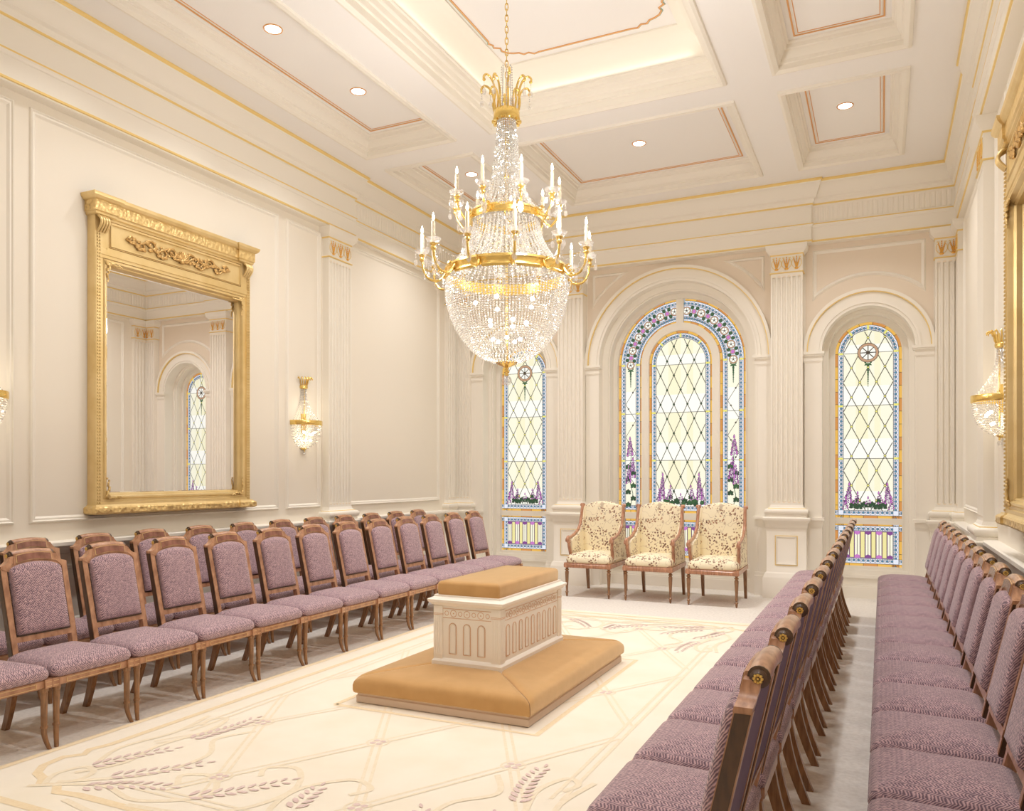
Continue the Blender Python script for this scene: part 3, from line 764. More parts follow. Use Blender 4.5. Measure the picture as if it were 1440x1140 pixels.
# scalloped corner line
sc = [(1.31, 1.9),(1.31,2.1),(1.34,2.2),(1.30,2.26),(1.36,2.33),(1.34,2.45),(1.27,2.53),(1.18,2.56),(1.12,2.62),(1.05,2.58),(.97,2.64),(.85,2.62),(.6,2.62)]
ql = [(CX+x, CY+y) for x, y in sc] + [(CX-x, CY+y) for x, y in sc[::-1]] + [(CX-x, CY-y) for x, y in sc] + [(CX+x, CY-y) for x, y in sc[::-1]]
rib(ql, .045, 1, True)
for h in (1.10, 1.15): 
    for sg in (-1, 1): rib([(CX+sg*h, CY-1.75), (CX+sg*h, CY+1.75)], .02, 2)
for sg in (-1, 1):
    for h in (2.42, 2.46): rib([(CX-.8, CY+sg*h), (CX+.8, CY+sg*h)], .015, 2)
kx, ky = .4035, .73
def clipr(p, q):
    # clip to |x|<1.12,|y|<2.35 box
    t0, t1 = 0, 1; d = (q[0]-p[0], q[1]-p[1])
    for a, dd, lo, hi in ((p[0]-CX, d[0], -1.12, 1.12), (p[1]-CY, d[1], -2.40, 2.40)):
        if abs(dd) < 1e-9: continue
        u, v = (lo-a)/dd, (hi-a)/dd
        if u > v: u, v = v, u
        t0, t1 = max(t0, u), min(t1, v)
    if t1 <= t0: return None
    return ((p[0]+d[0]*t0, p[1]+d[1]*t0), (p[0]+d[0]*t1, p[1]+d[1]*t1))
for i in range(-8, 9):
    for sg in (-1, 1):
        xx = -2.469 + .807*i; y0_ = 3.54
        s_ = clipr((xx-sg*kx*8, y0_-ky*8), (xx+sg*kx*8, y0_+ky*8))
        if s_:
            (ax, ay), (bx_, by_) = s_; l = hypot(bx_-ax, by_-ay); nx, ny = -(by_-ay)/l, (bx_-ax)/l
            for o_ in (-.02, .02): rib([(ax+nx*o_, ay+ny*o_), (bx_+nx*o_, by_+ny*o_)], .016, 2)
            rib([(ax, ay), (bx_, by_)], .03, 3, z=ZT-.0006)
for i in range(-3, 4):
    for j in range(-3, 6):
        x = -2.469 + .4035*i; y = 3.54 + .73*j
        if (i + j) % 2 == 0 and abs(x-CX) < 1.1 and abs(y-CY) < 2.3:
            for q in range(4):
                a = pi/4 + q*pi/2
                b.poly([(x+.028*cos(a)+.016*cos(2*pi*s_/8)*1.1, y+.028*sin(a)+.016*sin(2*pi*s_/8), ZT+.0008) for s_ in range(8)], 4)
            rib([(x+.06*cos(2*pi*s_/16), y+.06*sin(2*pi*s_/16)) for s_ in range(16)], .012, 2, True)
# altar surround
ring = [(CX+.01+sx*.69, 4.99+sy*.98) for sx, sy in ((-1,-1),(1,-1),(1,1),(-1,1))]
rib(ring + [ring[0]], .04, 1)
def sprig(p, q, bend=.0):
    d = Vector((q[0]-p[0], q[1]-p[1])); L_ = d.length; n = max(6, int(L_/.043)); d /= L_; nn = Vector((-d.y, d.x))
    for k_ in range(n):
        t = k_/(n-1); w = .034*(1-.4*t); c = Vector(p) + d*L_*t + nn*bend*sin(pi*t)*L_
        for sg in ((-1, 1) if k_ < n-1 else (0,)):
            ax = (d*.9 + nn*sg*.75).normalized(); bx2 = Vector((-ax.y, ax.x)); cc = c + nn*sg*.008
            l = .066*(1-.3*t)
            pts = [cc, cc+ax*l*.4+bx2*w*.42, cc+ax*l*.85+bx2*w*.35, cc+ax*l*1.05, cc+ax*l*.85-bx2*w*.35, cc+ax*l*.4-bx2*w*.42]
            RC[0] += 1; b.poly([(v_.x, v_.y, ZT+.0014+(RC[0]%400)*3e-6) for v_ in pts], 4)
S = [((-3.555,2.649),(-3.385,2.998),.05), ((-3.349,2.594),(-3.073,2.919),-.03), ((-3.353,2.459),(-2.977,2.617),.06), ((-2.82,2.576),(-2.535,2.928),-.05), ((-3.42,3.154),(-3.37,3.583),-.05), ((-2.314,2.682),(-2.361,2.926),.0)]
curls = [[(-3.55,2.55),(-3.45,2.75),(-3.50,3.0),(-3.45,3.3),(-3.52,3.5),(-3.60,3.45),(-3.56,3.35)],
 [(-3.6,2.35),(-3.3,2.50),(-3.0,2.45),(-2.75,2.62),(-2.9,2.8),(-3.05,2.75),(-2.98,2.66)],
 [(-3.5,2.45),(-3.2,2.7),(-3.15,3.0),(-3.3,3.2),(-3.2,3.4)], [(-3.0,2.4),(-2.7,2.45),(-2.5,2.6),(-2.45,2.85),(-2.6,3.05),(-2.75,3.0),(-2.7,2.9)],
 [(-3.55,2.4),(-3.62,2.5),(-3.58,2.62),(-3.48,2.6),(-3.45,2.5),(-3.52,2.44)],
 [(-3.58,2.7),(-3.66,2.9),(-3.6,3.2),(-3.66,3.5)], [(-3.3,2.32),(-3.0,2.28),(-2.7,2.34),(-2.45,2.3)]]
def smooth_path(P, n=6):
    out = []
    for i in range(len(P)-1):
        p0, p1, p2, p3 = (Vector(P[max(i-1,0)]), Vector(P[i]), Vector(P[i+1]), Vector(P[min(i+2,len(P)-1)]))
        for k_ in range(n):
            t = k_/n; out.append(tuple(.5*((2*p1) + (-p0+p2)*t + (2*p0-5*p1+4*p2-p3)*t*t + (-p0+3*p1-3*p2+p3)*t**3)))
    out.append(tuple(P[-1])); return out
for mx_ in (0, 1):
    for my_ in (0, 1):
        f = lambda p: ((2*CX-p[0]) if mx_ else p[0], (2*CY-p[1]) if my_ else p[1])
        for p, q, bd in (S if not mx_ else (S[:5] if my_ else S[:3]+S[4:5])): sprig(f(p), f(q), bd*(-1 if mx_ != my_ else 1))
        for c in curls: rib([f(p) for p in smooth_path(c)], .03, 2)
o = b.build('patterned_carpet', [RUGM, RTAN, RTAN2, RUGM, RLAV])
tag(o, 'cream carved carpet with tan border lines, lattice and lavender sprigs on the floor', 'carpet')

# ------------------------------------------------------------------ cushions
def rrect(hx, hy, r, n=5, taper=0):
    pts = []
    for cx_, cy_, a0 in ((1,1,0),(-1,1,90),(-1,-1,180),(1,-1,270)):
        for k_ in range(n+1):
            a = radians(a0 + 90*k_/n); x = cx_*(hx-r)+r*cos(a); y = cy_*(hy-r)+r*sin(a)
            y *= 1 + taper*(x/hx); pts.append((x, y))
    return pts
def pillow(b, outline, layers, fn, m=None):
    """layers: (inset, height). fn maps (u,v,h)"""
    hx = max(abs(p[0]) for p in outline); hy = max(abs(p[1]) for p in outline)
    rings = []
    for e, h in layers:
        sx, sy = max(.001, (hx-e)/hx), max(.001, (hy-e)/hy)
        rings.append([fn(p[0]*sx, p[1]*sy, h) for p in outline])
    b.loft(rings, cap0=True, cap1=True, m=m)

# ------------------------------------------------------------------ purple side chair, facing +x
def back_x(z): return -.052 - .227*(z-.0)     # front face plane of raked back:  -.0518-.227 z  -> z=.69: -.209
def make_chair():
    t = thing('side_chair', (0,0,0), 0, '', 'chair')
    b = MB()
    o = rrect(.232, .229, .035, 5, .06)
    pillow(b, o, [(.012,.366),(.002,.372),(-.004,.388),(-.002,.408),(.006,.424),(.025,.439),(.06,.453),(.11,.466),(.16,.473),(.22,.476)], lambda u, v, h: (u+.034, v, h))
    b.build('seat_cushion', WEAVE, t, 60)
    # seat frame with pale inlay panels
    b = MB()
    pillow(b, rrect(.225, .226, .02, 3, .07), [(.004,.322),(0,.326),(0,.362),(.005,.367)], lambda u, v, h: (u+.034, v, h), 0)
    b.box(.2585, .2625, -.165, .165, .331, .334, 2); b.box(.2585, .2625, -.165, .165, .353, .356, 2)
    for sg in (-1, 1):
        b.box(.235, .269, sg*.231-.020, sg*.231+.020, .322, .368, 0)
        b.box(.268, .2705, sg*.232-.014, sg*.232+.014, .331, .334, 2); b.box(.268, .2705, sg*.232-.014, sg*.232+.014, .354, .357, 2)
        b.box(.258, .2625, sg*.165-.002, sg*.165+.002, .331, .356, 2)
    b.build('seat_frame', [WOOD, WOODD, INL], t, 40)
    # front legs : turned, splayed foot
    for sg in (-1, 1):
        b = MB(); y = sg*.218; x = .247; n = 12
        prof = [(.0215,.324),(.0225,.316),(.0225,.306),(.018,.300),(.0195,.292),(.0185,.284),(.0175,.27),(.0155,.14),(.015,.125),(.019,.120),(.019,.112),(.015,.106),(.0148,.095)]
        rings = [[(x+r*cos(2*pi*q/n), y+r*sin(2*pi*q/n), z) for q in range(n)] for r, z in prof]
        for k_ in range(1, 7):
            s_ = k_/6; z = .095*(1-s_); c = .030*s_**1.8; r = .0148 - .0035*s_
            rings.append([(x+c*.8+r*cos(2*pi*q/n), y+sg*c*.5+r*sin(2*pi*q/n), max(z,0)) for q in range(n)])
        b.loft(rings, cap0=True, cap1=True); b.build('front_leg', WOODL, t, 40)
    # rear legs : sabre curve, rectangular
    for sg in (-1, 1):
        b = MB(); rings = []
        for k_ in range(9):
            s_ = k_/8; z = .40*(1-s_); x = -.155 - .105*s_**1.7; y = sg*(.185 - .012*s_); w = .017 - .003*s_; d = .026-.008*s_
            rings.append([(x-d, y-w, z), (x+d, y-w, z), (x+d, y+w, z), (x-d, y+w, z)])
        b.loft(rings, cap0=True, cap1=True); b.build('rear_leg', WOODL, t, 30)
    # back frame : stiles, bottom rail, shoulders
    def P3(y, z, dd): return (back_x(z) - dd, y, z)
    b = MB()
    def slab(poly, d0, d1, m=0):
        b.loft([[P3(y, z, d0) for y, z in poly], [P3(y, z, d1) for y, z in poly]], cap0=True, cap1=True, m=m)
    for sg in (-1, 1):
        slab([(sg*.164,.36),(sg*.196,.36),(sg*.199,.918),(sg*.166,.918)], 0, .042)
        slab([(sg*.1555,.53),(sg*.165,.53),(sg*.167,.91),(sg*.158,.91)], .008, .036, 1)
        sh = [(sg*.199,.918),(sg*.199,.93),(sg*.17,.938),(sg*.150,.955),(sg*.138,.978),(sg*.112,.985),(sg*.112,.95),(sg*.135,.935),(sg*.155,.915),(sg*.166,.90)]
        slab(sh, -.002, .04)
        # dark bevel face on the outer side
        slab([(sg*.1995,.40),(sg*.2005,.40),(sg*.2005,.915),(sg*.1995,.915)], .003, .039, 1)
    slab([(-.196,.500),(.196,.500),(.196,.53),(-.196,.53)], -.002, .040)
    slab([(-.166,.53),(.166,.53),(.166,.538),(-.166,.538)], .004, .03, 1)
    arcn = 12
    top = [(.150*cos(pi*q/arcn), .905+.042*sin(pi*q/arcn)) for q in range(arcn+1)]
    slab([(.166,.90)] + [(y*1.08, z+.012) for y, z in top] + [(-.166,.90)] + [(y*.98, z-.014) for y, z in top[::-1]], .002, .03, 0)
    b.build('back_frame', [WOOD, WOODD], t, 30)
    # crest rail with inlay, rolled top and knobs
    b = MB()
    up = [(y, .993+.010*cos(y/.115*pi/2)) for y in [(-.115+.23*q/10) for q in range(11)]]
    lo = [(y, .938+.014*cos(y/.125*pi/2)) for y in [(.125-.25*q/10) for q in range(11)]]
    slab(up + lo, -.004, .032)
    slab([(y*.93, z-.005) for y, z in up] + [(y*.86, z+.004) for y, z in lo], -.0065, -.003, 1)
    slab([(y*.89, z-.008) for y, z in up] + [(y*.82, z+.007) for y, z in lo], -.0085, -.006, 2)
    cx_ = back_x(.985) - .030
    rings = []
    for q in range(13):
        y = -.118+.236*q/12; zc = .983 + .010*cos(y/.118*pi/2)
        rings.append([(cx_+.026*cos(2*pi*k_/14), y, zc+.026*sin(2*pi*k_/14)) for k_ in range(14)])
    b.loft(rings, cap0=True, cap1=True, m=0)
    b.build('crest_rail', [WOOD, INL, WOODI], t, 35)
    for sg in (-1, 1):
        b = MB(); b.lathe([(.026,0),(.0265,.006),(.019,.009),(.0205,.017),(.0145,.022),(.013,.024)], cx_, 0, 16, axis='y', cz=.983)
        b.v = [(x, sg*(.116+y), z) for x, y, z in b.v]
        for q in range(8):
            a = 2*pi*q/8; b.ball((cx_+.0085*cos(a), sg*.1405, .983+.0085*sin(a)), .0042, 6, 1)
        b.lathe([(.001,.0),(.0135,.0)], cx_, sg*.1402, 12, axis='y', cz=.983, m=0); b.ball((cx_, sg*.1412, .983), .0036, 6, 1)
        b.build('scroll_rosette', [WOODD, ROSG], t, 40)
    # back cushions
    b = MB()
    ol = [(-.153,-.184),(.153,-.184)] + [(.153*cos(pi*q/12), .172+.046*sin(pi*q/12)) for q in range(13)]
    ol2 = []
    for i in range(len(ol)):
        p, q = ol[i], ol[(i+1) % len(ol)]; n_ = max(1, int(hypot(p[0]-q[0], p[1]-q[1])/.06))
        for s_ in range(n_): ol2.append((p[0]+(q[0]-p[0])*s_/n_, p[1]+(q[1]-p[1])*s_/n_))
    zc = .725
    pillow(b, ol2, [(.0,-.03),(.0,.0),(.001,.012),(.006,.021),(.018,.028),(.05,.033),(.10,.035)], lambda u, v, h: (back_x(zc+v)+h, u, zc+v), 0)
    b.build('back_cushion', WEAVE, t, 50)
    b = MB(); pillow(b, ol2, [(.0,.0),(.004,.006),(.02,.009)], lambda u, v, h: (back_x(zc+v)-.032-h, u, zc+v), 0)
    b.build('rear_panel', PLAINP, t, 50)
    # seat rear rail
    b = MB(); b.box(-.195, -.165, -.185, .185, .33, .375); b.build('rear_rail', WOOD, t)
    return t
chair = make_chair()
ORD = ['nearest', 'second', 'third', 'fourth', 'fifth', 'sixth', 'seventh', 'eighth', 'ninth', 'tenth', 'eleventh', 'twelfth', 'thirteenth', 'fourteenth']
rows = [('front row on the left', 'purple chairs in the left front row', -4.264, 0, [2.998+.504*n for n in range(-1, 12)]),
        ('back row by the left wall', 'purple chairs in the left back row', -5.052, 0, [2.998+.504*n for n in range(0, 12)]),
        ('inner row right of the altar', 'purple chairs in the right inner row', -.564, pi, [4.0285+.504*n for n in range(-4, 10)]),
        ('outer row by the right wall', 'purple chairs in the right outer row', .226, pi, [4.0285+.504*n for n in range(-4, 10)])]
first = True
for rn, grp, x, rz, ys_ in rows:
    for i, y in enumerate(sorted(ys_, reverse=True)):
        w = 'chair closest to the window wall' if i == 0 else ORD[i] + ' from the window wall'
        lab = 'purple chair %s, %s' % (w.replace('chair closest', 'closest').replace(' from', ' from'), rn)
        if first:
            chair.location = (x, y, 0); chair.rotation_euler = (0,0,rz); chair['label'] = lab; chair['group'] = grp; first = False
        else: dup(chair, (x, y, 0), rz, lab, grp)

# ------------------------------------------------------------------ floral armchair, facing -y ; local origin at centre of legs (front y=-.37, rear y=.37)
def make_arm():
    t = thing('armchair', (0,0,0), 0, '', 'armchair')
    # seat frame
    b = MB()
    def tr(x, y): return x*(1 - .03*(y/.37))
    o = [(tr(x, y), y) for x, y in [(-.285,-.395),(.285,-.395),(.285,.36),(-.285,.36)]]
    b.loft([[(x*s_, y*s_, z) for x, y in o] for s_, z in ((.985,.352),(1,.358),(1,.388),(.99,.392),(.995,.405))], cap0=True, cap1=True)
    for i in range(44):
        x = -.27+.54*i/43; b.ball((x, -.392, .352), .0065, 6)
    for sg in (-1, 1): b.box(sg*.262-.026, sg*.262+.026, -.399, -.345, .350, .403)
    b.build('seat_frame', AWOOD, t, 35)
    b = MB()
    pillow(b, rrect(.272, .30, .05, 5), [(.012,.400),(0,.408),(-.006,.43),(-.006,.455),(.004,.475),(.02,.492),(.05,.508),(.10,.518),(.18,.524),(.25,.526)], lambda u, v, h: (u, v-.085, h))
    b.build('seat_cushion', FLORAL, t, 60)
    for sg in (-1, 1):
        b = MB(); prof = [(.017,.352),(.020,.345),(.012,.336),(.024,.326),(.025,.318),(.013,.308),(.021,.300),(.024,.292),(.023,.285),(.0125,.075),(.012,.065),(.019,.058),(.020,.050),(.012,.040),(.014,.030),(.010,.01),(.006,0)]
        b.lathe(prof, sg*.262, -.37, 16, cap=True); b.build('front_leg', WOODL, t, 35)
        b = MB(); rings = []
        for k_ in range(7):
            s_ = k_/6; z = .37*(1-s_); y = .315+.05*s_**1.5; w = .021-.006*s_; x = sg*(.248)
            rings.append([(x-w,y-w,z),(x+w,y-w,z),(x+w,y+w,z),(x-w,y+w,z)])
        b.loft(rings, cap0=True, cap1=True); b.build('rear_leg', WOODL, t, 30)
        # arm frame: post up from seat, scroll, sweep to back stile
        b = MB()
        path = [(.255,-.24,.40),(.262,-.235,.46),(.268,-.25,.52),(.270,-.275,.58),(.272,-.28,.63),(.274,-.265,.665)]
        b.tube([(sg*x,y,z) for x,y,z in smooth3(path)], .019, 8)
        sp = [(-.30,.645),(-.318,.662),(-.322,.685),(-.308,.703),(-.285,.705),(-.25,.70),(-.19,.705),(-.11,.722),(-.03,.745),(.05,.785),(.105,.84),(.135,.90),(.155,.96),(.175,1.03),(.192,1.075)]
        b.tube([(sg*(.274 - .006*max(0,(z-.75)/.3)), y, z) for y, z in smooth2(sp)], .0185, 8)
        b.tube([(sg*.252,-.308,.668),(sg*.298,-.308,.668)], .024, 12)
        b.tube([(sg*.25,.195,1.075),(sg*.292,.21,1.078)], .022, 12)
        b.tube([(sg*.262,.31,.37),(sg*.262,.27,.60),(sg*.264,.235,.80),(sg*.264,.215,.95),(sg*.266,.20,1.07)], .017, 6)
        b.build('arm_frame', AWOOD, t, 50)
        b = MB()
        pl_ = [(-.215,.41),(-.235,.50),(-.255,.58),(-.25,.66),(-.20,.69),(-.10,.706),(-.02,.73),(.06,.775),(.12,.85),(.15,.93),(.185,1.05),(.205,1.05),(.24,.80),(.27,.58),(.30,.41)]
        b.loft([[(sg*.238, y, z) for y, z in pl_], [(sg*.276, y, z) for y, z in pl_]], cap0=True, cap1=True)
        b.build('side_panel', FLORAL, t)
    # back upholstery
    b = MB()
    rowz = [(.42,.155),(.47,.16),(.60,.162),(.75,.165),(.90,.175),(1.0,.188),(1.06,.2)]
    n = 14; front = []
    def topz(x): return 1.065 + .065*(1-(x/.252)**2)
    rings = []
    for i in range(n+1):
        x = -.252+.504*i/n; e = abs(x)/.252; bul = .03*(1-e**4)
        zt = topz(max(-.2499, min(.2499, x)))
        ring = []
        for z, y in rowz: ring.append((x, y - bul - (.02 if z < .6 else 0)*0, .40+(z-.42)*(zt-.03-.40)/(1.06-.42)))
        ring += [(x, .195-bul*.5, zt-.010), (x, .212, zt), (x, .235, zt-.012), (x, .25, zt-.05), (x, .27, .8), (x, .31, .40)]
        rings.append(ring)
    b.loft(rings, cap0=True, cap1=True)
    b.build('backrest', FLORAL, t, 60)
    return t
def smooth3(P, n=4):
    out = []
    for i in range(len(P)-1):
        p0, p1, p2, p3 = (Vector(P[max(i-1,0)]), Vector(P[i]), Vector(P[i+1]), Vector(P[min(i+2,len(P)-1)]))
        for k_ in range(n):
            t = k_/n; out.append(tuple(.5*((2*p1) + (-p0+p2)*t + (2*p0-5*p1+4*p2-p3)*t*t + (-p0+3*p1-3*p2+p3)*t**3)))
    out.append(tuple(P[-1])); return out
def smooth2(P, n=3): return [tuple(v) for v in smooth3([(p[0], p[1], 0) for p in P], n)] and [(v[0], v[1]) for v in smooth3([(p[0], p[1], 0) for p in P], n)]
arm = make_arm()
arm.location = (-3.16, 9.18, 0); arm['label'] = 'cream floral armchair under the windows, leftmost of the three'; arm['group'] = 'floral armchairs under the central window'
dup(arm, (-2.432, 9.18, 0), 0, 'cream floral armchair under the windows, middle one of the three')
dup(arm, (-1.703, 9.18, 0), 0, 'cream floral armchair under the windows, rightmost of the three')

# ------------------------------------------------------------------ altar
AX, AY = -2.43, 4.99
alt = thing('altar', (AX, AY, 0), 0, 'cream panelled altar with golden suede top and kneeling cushions on the carpet', 'altar')
b = MB(); b.loft([rr(-.60,.60,-.883,.883,e,z) for e, z in ((0,.0095),(0,.05),(.006,.056),(.006,.075))], cap0=True, cap1=True); b.build('plinth', PLIN, alt)
IX, IY, OX, OY = .245, .522, .618, .90
cs = [(-.02,.07),(-.02,.205),(.02,.213),(.10,.212),(.25,.207),(.45,.200),(.65,.192),(.80,.186),(.90,.178),(.95,.170),(.985,.156),(1.0,.135),(1.0,.088),(.992,.075),(.97,.068),(.5,.066)]
def knee(side):
    b = MB(); rings = []; M = 22
    for i in range(M+1):
        u = -1 + 2*i/M; u2 = u/abs(u)*(1-(1-abs(u))**1.6) if u else 0
        ring = []
        edge = (1-abs(u2))
        for t_, z in cs:
            drop = .016*max(0, 1-edge*16)**2 if z > .1 else 0
            hx = IX + (OX-IX)*t_; hy = IY + (OY-IY)*t_; gap = .003
            pr = 0
            if side in 'FB':
                sgn = -1 if side == 'F' else 1; p = (u2*(hx-gap), sgn*(hy))
            else:
                sgn = -1 if side == 'L' else 1; p = (sgn*hx, u2*(hy-gap))
            ring.append((p[0], p[1], z-drop))
        rings.append(ring)
    b.loft(rings, closed=True, cap0=True, cap1=True)
    b.build('kneeling_cushion', SUEDE, alt, 50)
for s_ in 'FBLR': knee(s_)
b = MB()
b.loft([rr(-.243,.243,-.52,.52,e,z) for e, z in ((-.012,.16),(-.012,.235),(-.006,.243),(0,.25),(.006,.255),(.006,.595),(-.004,.60),(-.012,.605),(-.018,.615),(-.030,.622),(-.034,.638),(-.028,.643),(-.012,.648),(.0,.655),(.0,.665))], cap0=True, cap1=True, m=0)
for sx in (-1, 1):
    for sy in (-1, 1):
        b.box(*sorted((sx*.245, sx*.178)), *sorted((sy*.522, sy*.455)), .25, .595, 0)
        for q in range(4):
            xx = sx*(.188+.0155*q); yy = sy*(.465+.0155*q)
            b.box(xx-.0045, xx+.0045, *sorted((sy*.5215, sy*.5245)), .275, .53, 0)
            b.box(*sorted((sx*.2445, sx*.2475)), yy-.0045, yy+.0045, .275, .53, 0)
        for zz in (.535, .543): b.box(*sorted((sx*.2465, sx*.176)), *sorted((sy*.5235, sy*.453)), zz, zz+.003, 1)
def face_items(fx):
    """fx maps (u, d, z) to local"""
    return
def arch_outline(b, T, u, w, z0, z1, m):
    n = 8; pts = [(u-w, z0)] + [(u-w*cos(pi*q/n), z1-w+w*sin(pi*q/n)) for q in range(n+1)] + [(u+w, z0)]
    P = [T(p[0], .002, p[1]) for p in pts] + [T(u-w, .002, z0)]
    b.tube(P, .0028, 5, m)
    b.box_T = None
for sgn in (-1, 1):
    T = lambda u, d, z, s=sgn: (u, s*(.514+d), z)
    for u in (-.105, -.0, .105): arch_outline(b, T, u, .026, .285, .485, 1); arch_outline(b, T, u, .019, .292, .478, 0)
    for q in range(7):
        u = -.15+.05*q; r = .022 if q % 2 else .014
        b.tube([T(u+r*cos(2*pi*j/14), .001, .548+r*sin(2*pi*j/14)) for j in range(15)], .002, 4, 1)
        if q % 2: b.ball(T(u, .001, .548), .005, 6, 1)
    for z in (.518, .578): b.tube([T(-.178, .001, z), T(.178, .001, z)], .002, 4, 1)
    T = lambda u, d, z, s=sgn: (s*(.237+d), u, z)
    for q in range(9):
        u = -.40+.10*q; arch_outline(b, T, u, .026, .285, .485, 1); arch_outline(b, T, u, .019, .292, .478, 0)
    for q in range(17):
        u = -.408+.051*q; r = .022 if q % 2 else .014
        b.tube([T(u+r*cos(2*pi*j/14), .001, .548+r*sin(2*pi*j/14)) for j in range(15)], .002, 4, 1)
        if q % 2: b.ball(T(u, .001, .548), .005, 6, 1)
    for z in (.518, .578): b.tube([T(-.455, .001, z), T(.455, .001, z)], .002, 4, 1)
b.build('altar_body', [BOXP, PINKL], alt, 30)
b = MB(); pillow(b, rrect(.226, .503, .014, 4), [(.006,.658),(0,.664),(-.003,.69),(-.003,.732),(.002,.744),(.012,.752),(.04,.758),(.12,.762),(.2,.763)], lambda u, v, h: (u, v, h))
b.build('top_cushion', SUEDE, alt, 60)

# ------------------------------------------------------------------ gilt mirrors (built on the left wall, local: s along wall, d out, z)
def make_mirror(T, label):
    root = thing('wall_mirror', T(4.92, 0, 1.15), 0, label, 'mirror', 'gilt mirrors facing each other')
    base = Vector(root.location)
    def Tl(s, d, z): return tuple(Vector(T(s, d, z)) - base)
    def nb(): b = MB(); b.T = Tl; return b
    s0, s1 = 4.10, 5.74; g0, g1 = 4.23, 5.61; gz0, gz1 = 1.30, 3.085
    b = nb()   # frame stiles and rails, stepped towards the glass
    def ringf(prof, m):
        rs = []
        for e, d in prof:
            rs.append([(s0+e, d, 1.20+e*.85), (s1-e, d, 1.20+e*.85), (s1-e, d, 3.215-e), (s0+e, d, 3.215-e)])
        b.loft(rs, m=m)
    ringf([(0,0),(0,.085),(.01,.092),(.05,.092),(.055,.078),(.075,.078),(.085,.088),(.10,.088),(.112,.06),(.12,.058),(.13,.045),(.13,.02)], 0)
    b.box(s0+.0007, s1-.0007, 0.0005, .0862, 3.14, 3.455, 0)
    b.box(s0+.10, s1-.10, .0855, .0925, 3.17, 3.22, 0)
    b.build('frame', GOLD2, root, 30)
    b = nb()   # recessed panel moulding
    for e0, h in ((0, .012),):
        b.loft([[(s0+.13+e, .085+hh, 3.235+e), (s1-.13-e, .085+hh, 3.235+e), (s1-.13-e, .085+hh, 3.425-e), (s0+.13+e, .085+hh, 3.425-e)] for e, hh in ((0,0),(.004,.012),(.012,.012),(.016,0))], m=0)
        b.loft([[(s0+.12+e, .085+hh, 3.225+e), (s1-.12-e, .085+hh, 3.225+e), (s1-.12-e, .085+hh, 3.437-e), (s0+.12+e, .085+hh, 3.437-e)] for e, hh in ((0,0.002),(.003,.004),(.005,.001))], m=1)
    b.build('frieze_panel', [GOLD2, GROOVE], root, 30)
    # carved scroll relief
    b = nb(); c = (s0+s1)/2; rnd = random.Random(3)
    def spiral(cx_, cz_, r0, turns, dirn, a0, rad):
        pts = []
        for q in range(22):
            t_ = q/21; a = a0 + dirn*turns*2*pi*t_; r = r0*(1-.8*t_); pts.append((cx_+r*cos(a), .098, cz_+r*sin(a)*.9))
        b.tube(pts, [rad*(1-.5*q/21) for q in range(22)], 6)
    for sg in (-1, 1):
        for off_, r0, cz_, d_ in ((.10,.05,3.33,1),(.20,.055,3.31,-1),(.31,.05,3.34,1),(.41,.042,3.315,-1),(.50,.03,3.34,1)):
            spiral(c+sg*off_, cz_, r0, 1.3, d_*sg, pi*(sg < 0), .010)
            for q in range(7):
                a = rnd.random()*6.28; b.ball((c+sg*off_+cos(a)*r0*.9, .099, cz_+sin(a)*r0*.8), .012+.008*rnd.random(), 6, sq=(1.3,.7,.9))
        b.tube([(c+sg*x, .096, z) for x, z in ((.05,3.30),(.15,3.355),(.26,3.30),(.37,3.35),(.46,3.31),(.55,3.335))], .009, 6)
    for q in range(11):
        a = pi*(q/10); b.tube([(c, .10, 3.29), (c+.045*cos(a), .106, 3.29+.05*sin(a)), (c+.075*cos(a), .10, 3.29+.085*sin(a))], [.006,.012,.004], 6)
    b.ball((c, .105, 3.285), .022, 8, sq=(1.2,.8,1))
    b.build('carved_relief', GREL, root, 50)
    # cornice with breakfronts
    b = nb()
    def cor(a, c_, dd, m0):
        prof = [(0,3.455),(.012,3.462),(.012,3.478),(.022,3.485),(.022,3.565),(.035,3.572),(.05,3.59),(.055,3.605),(.055,3.615)]
        rs = [[(a-e, 0, z), (a-e, dd+e, z), (c_+e, dd+e, z), (c_+e, 0, z)] for e, z in prof]
        b.loft(rs, closed=False, ms=[0,0,0,1,0,0,0,0], cap0=True, cap1=True)
    cor(s0+.0, s1-.0, .088, 0); cor(s0-.002, s0+.16, .105, 0); cor(s1-.16, s1+.002, .105, 0)
    b.build('cornice', [GOLD2, GCARVE], root, 20)
    # sill with breakfronts
    b = nb()
    for a, c_, dd in ((s0, s1, .095), (s0-.005, s0+.15, .11), (s1-.15, s1+.005, .11)):
        prof = [(0,1.145),(.02,1.15),(.028,1.16),(.028,1.195),(.018,1.205),(.004,1.212),(0,1.22)]
        b.loft([[(a-e, 0, z), (a-e, dd+e, z), (c_+e, dd+e, z), (c_+e, 0, z)] for e, z in prof], closed=False, ms=[0,1,1,1,0,0], cap0=True, cap1=True)
    b.build('sill', [GOLD2, GCARVE], root, 20)
    # beads up both stiles
    for pair in ((s0+.022, s0+.040), (s1-.022, s1-.040)):
        b = nb()
        for s_ in pair:
            n = 84
            for q in range(n): b.ball((s_, .094, 1.235+q*(3.34-1.235)/n), .0088, 6, sq=(.8,.9,1.1))
        b.build('bead_trim', GOLD2, root, 60)
    # consoles at the top of the stiles
    for s_ in (s0+.055, s1-.055):
        b = nb()
        for j in (-1.5, -.5, .5, 1.5):
            pts = [(s_+j*.022, .092+.045*sin(pi*(q/8)**.8), 3.455-.12*q/8) for q in range(9)]
            b.tube(pts, [.012*(1-.04*q) for q in range(9)], 8)
        b.build('console', GOLD2, root, 60)
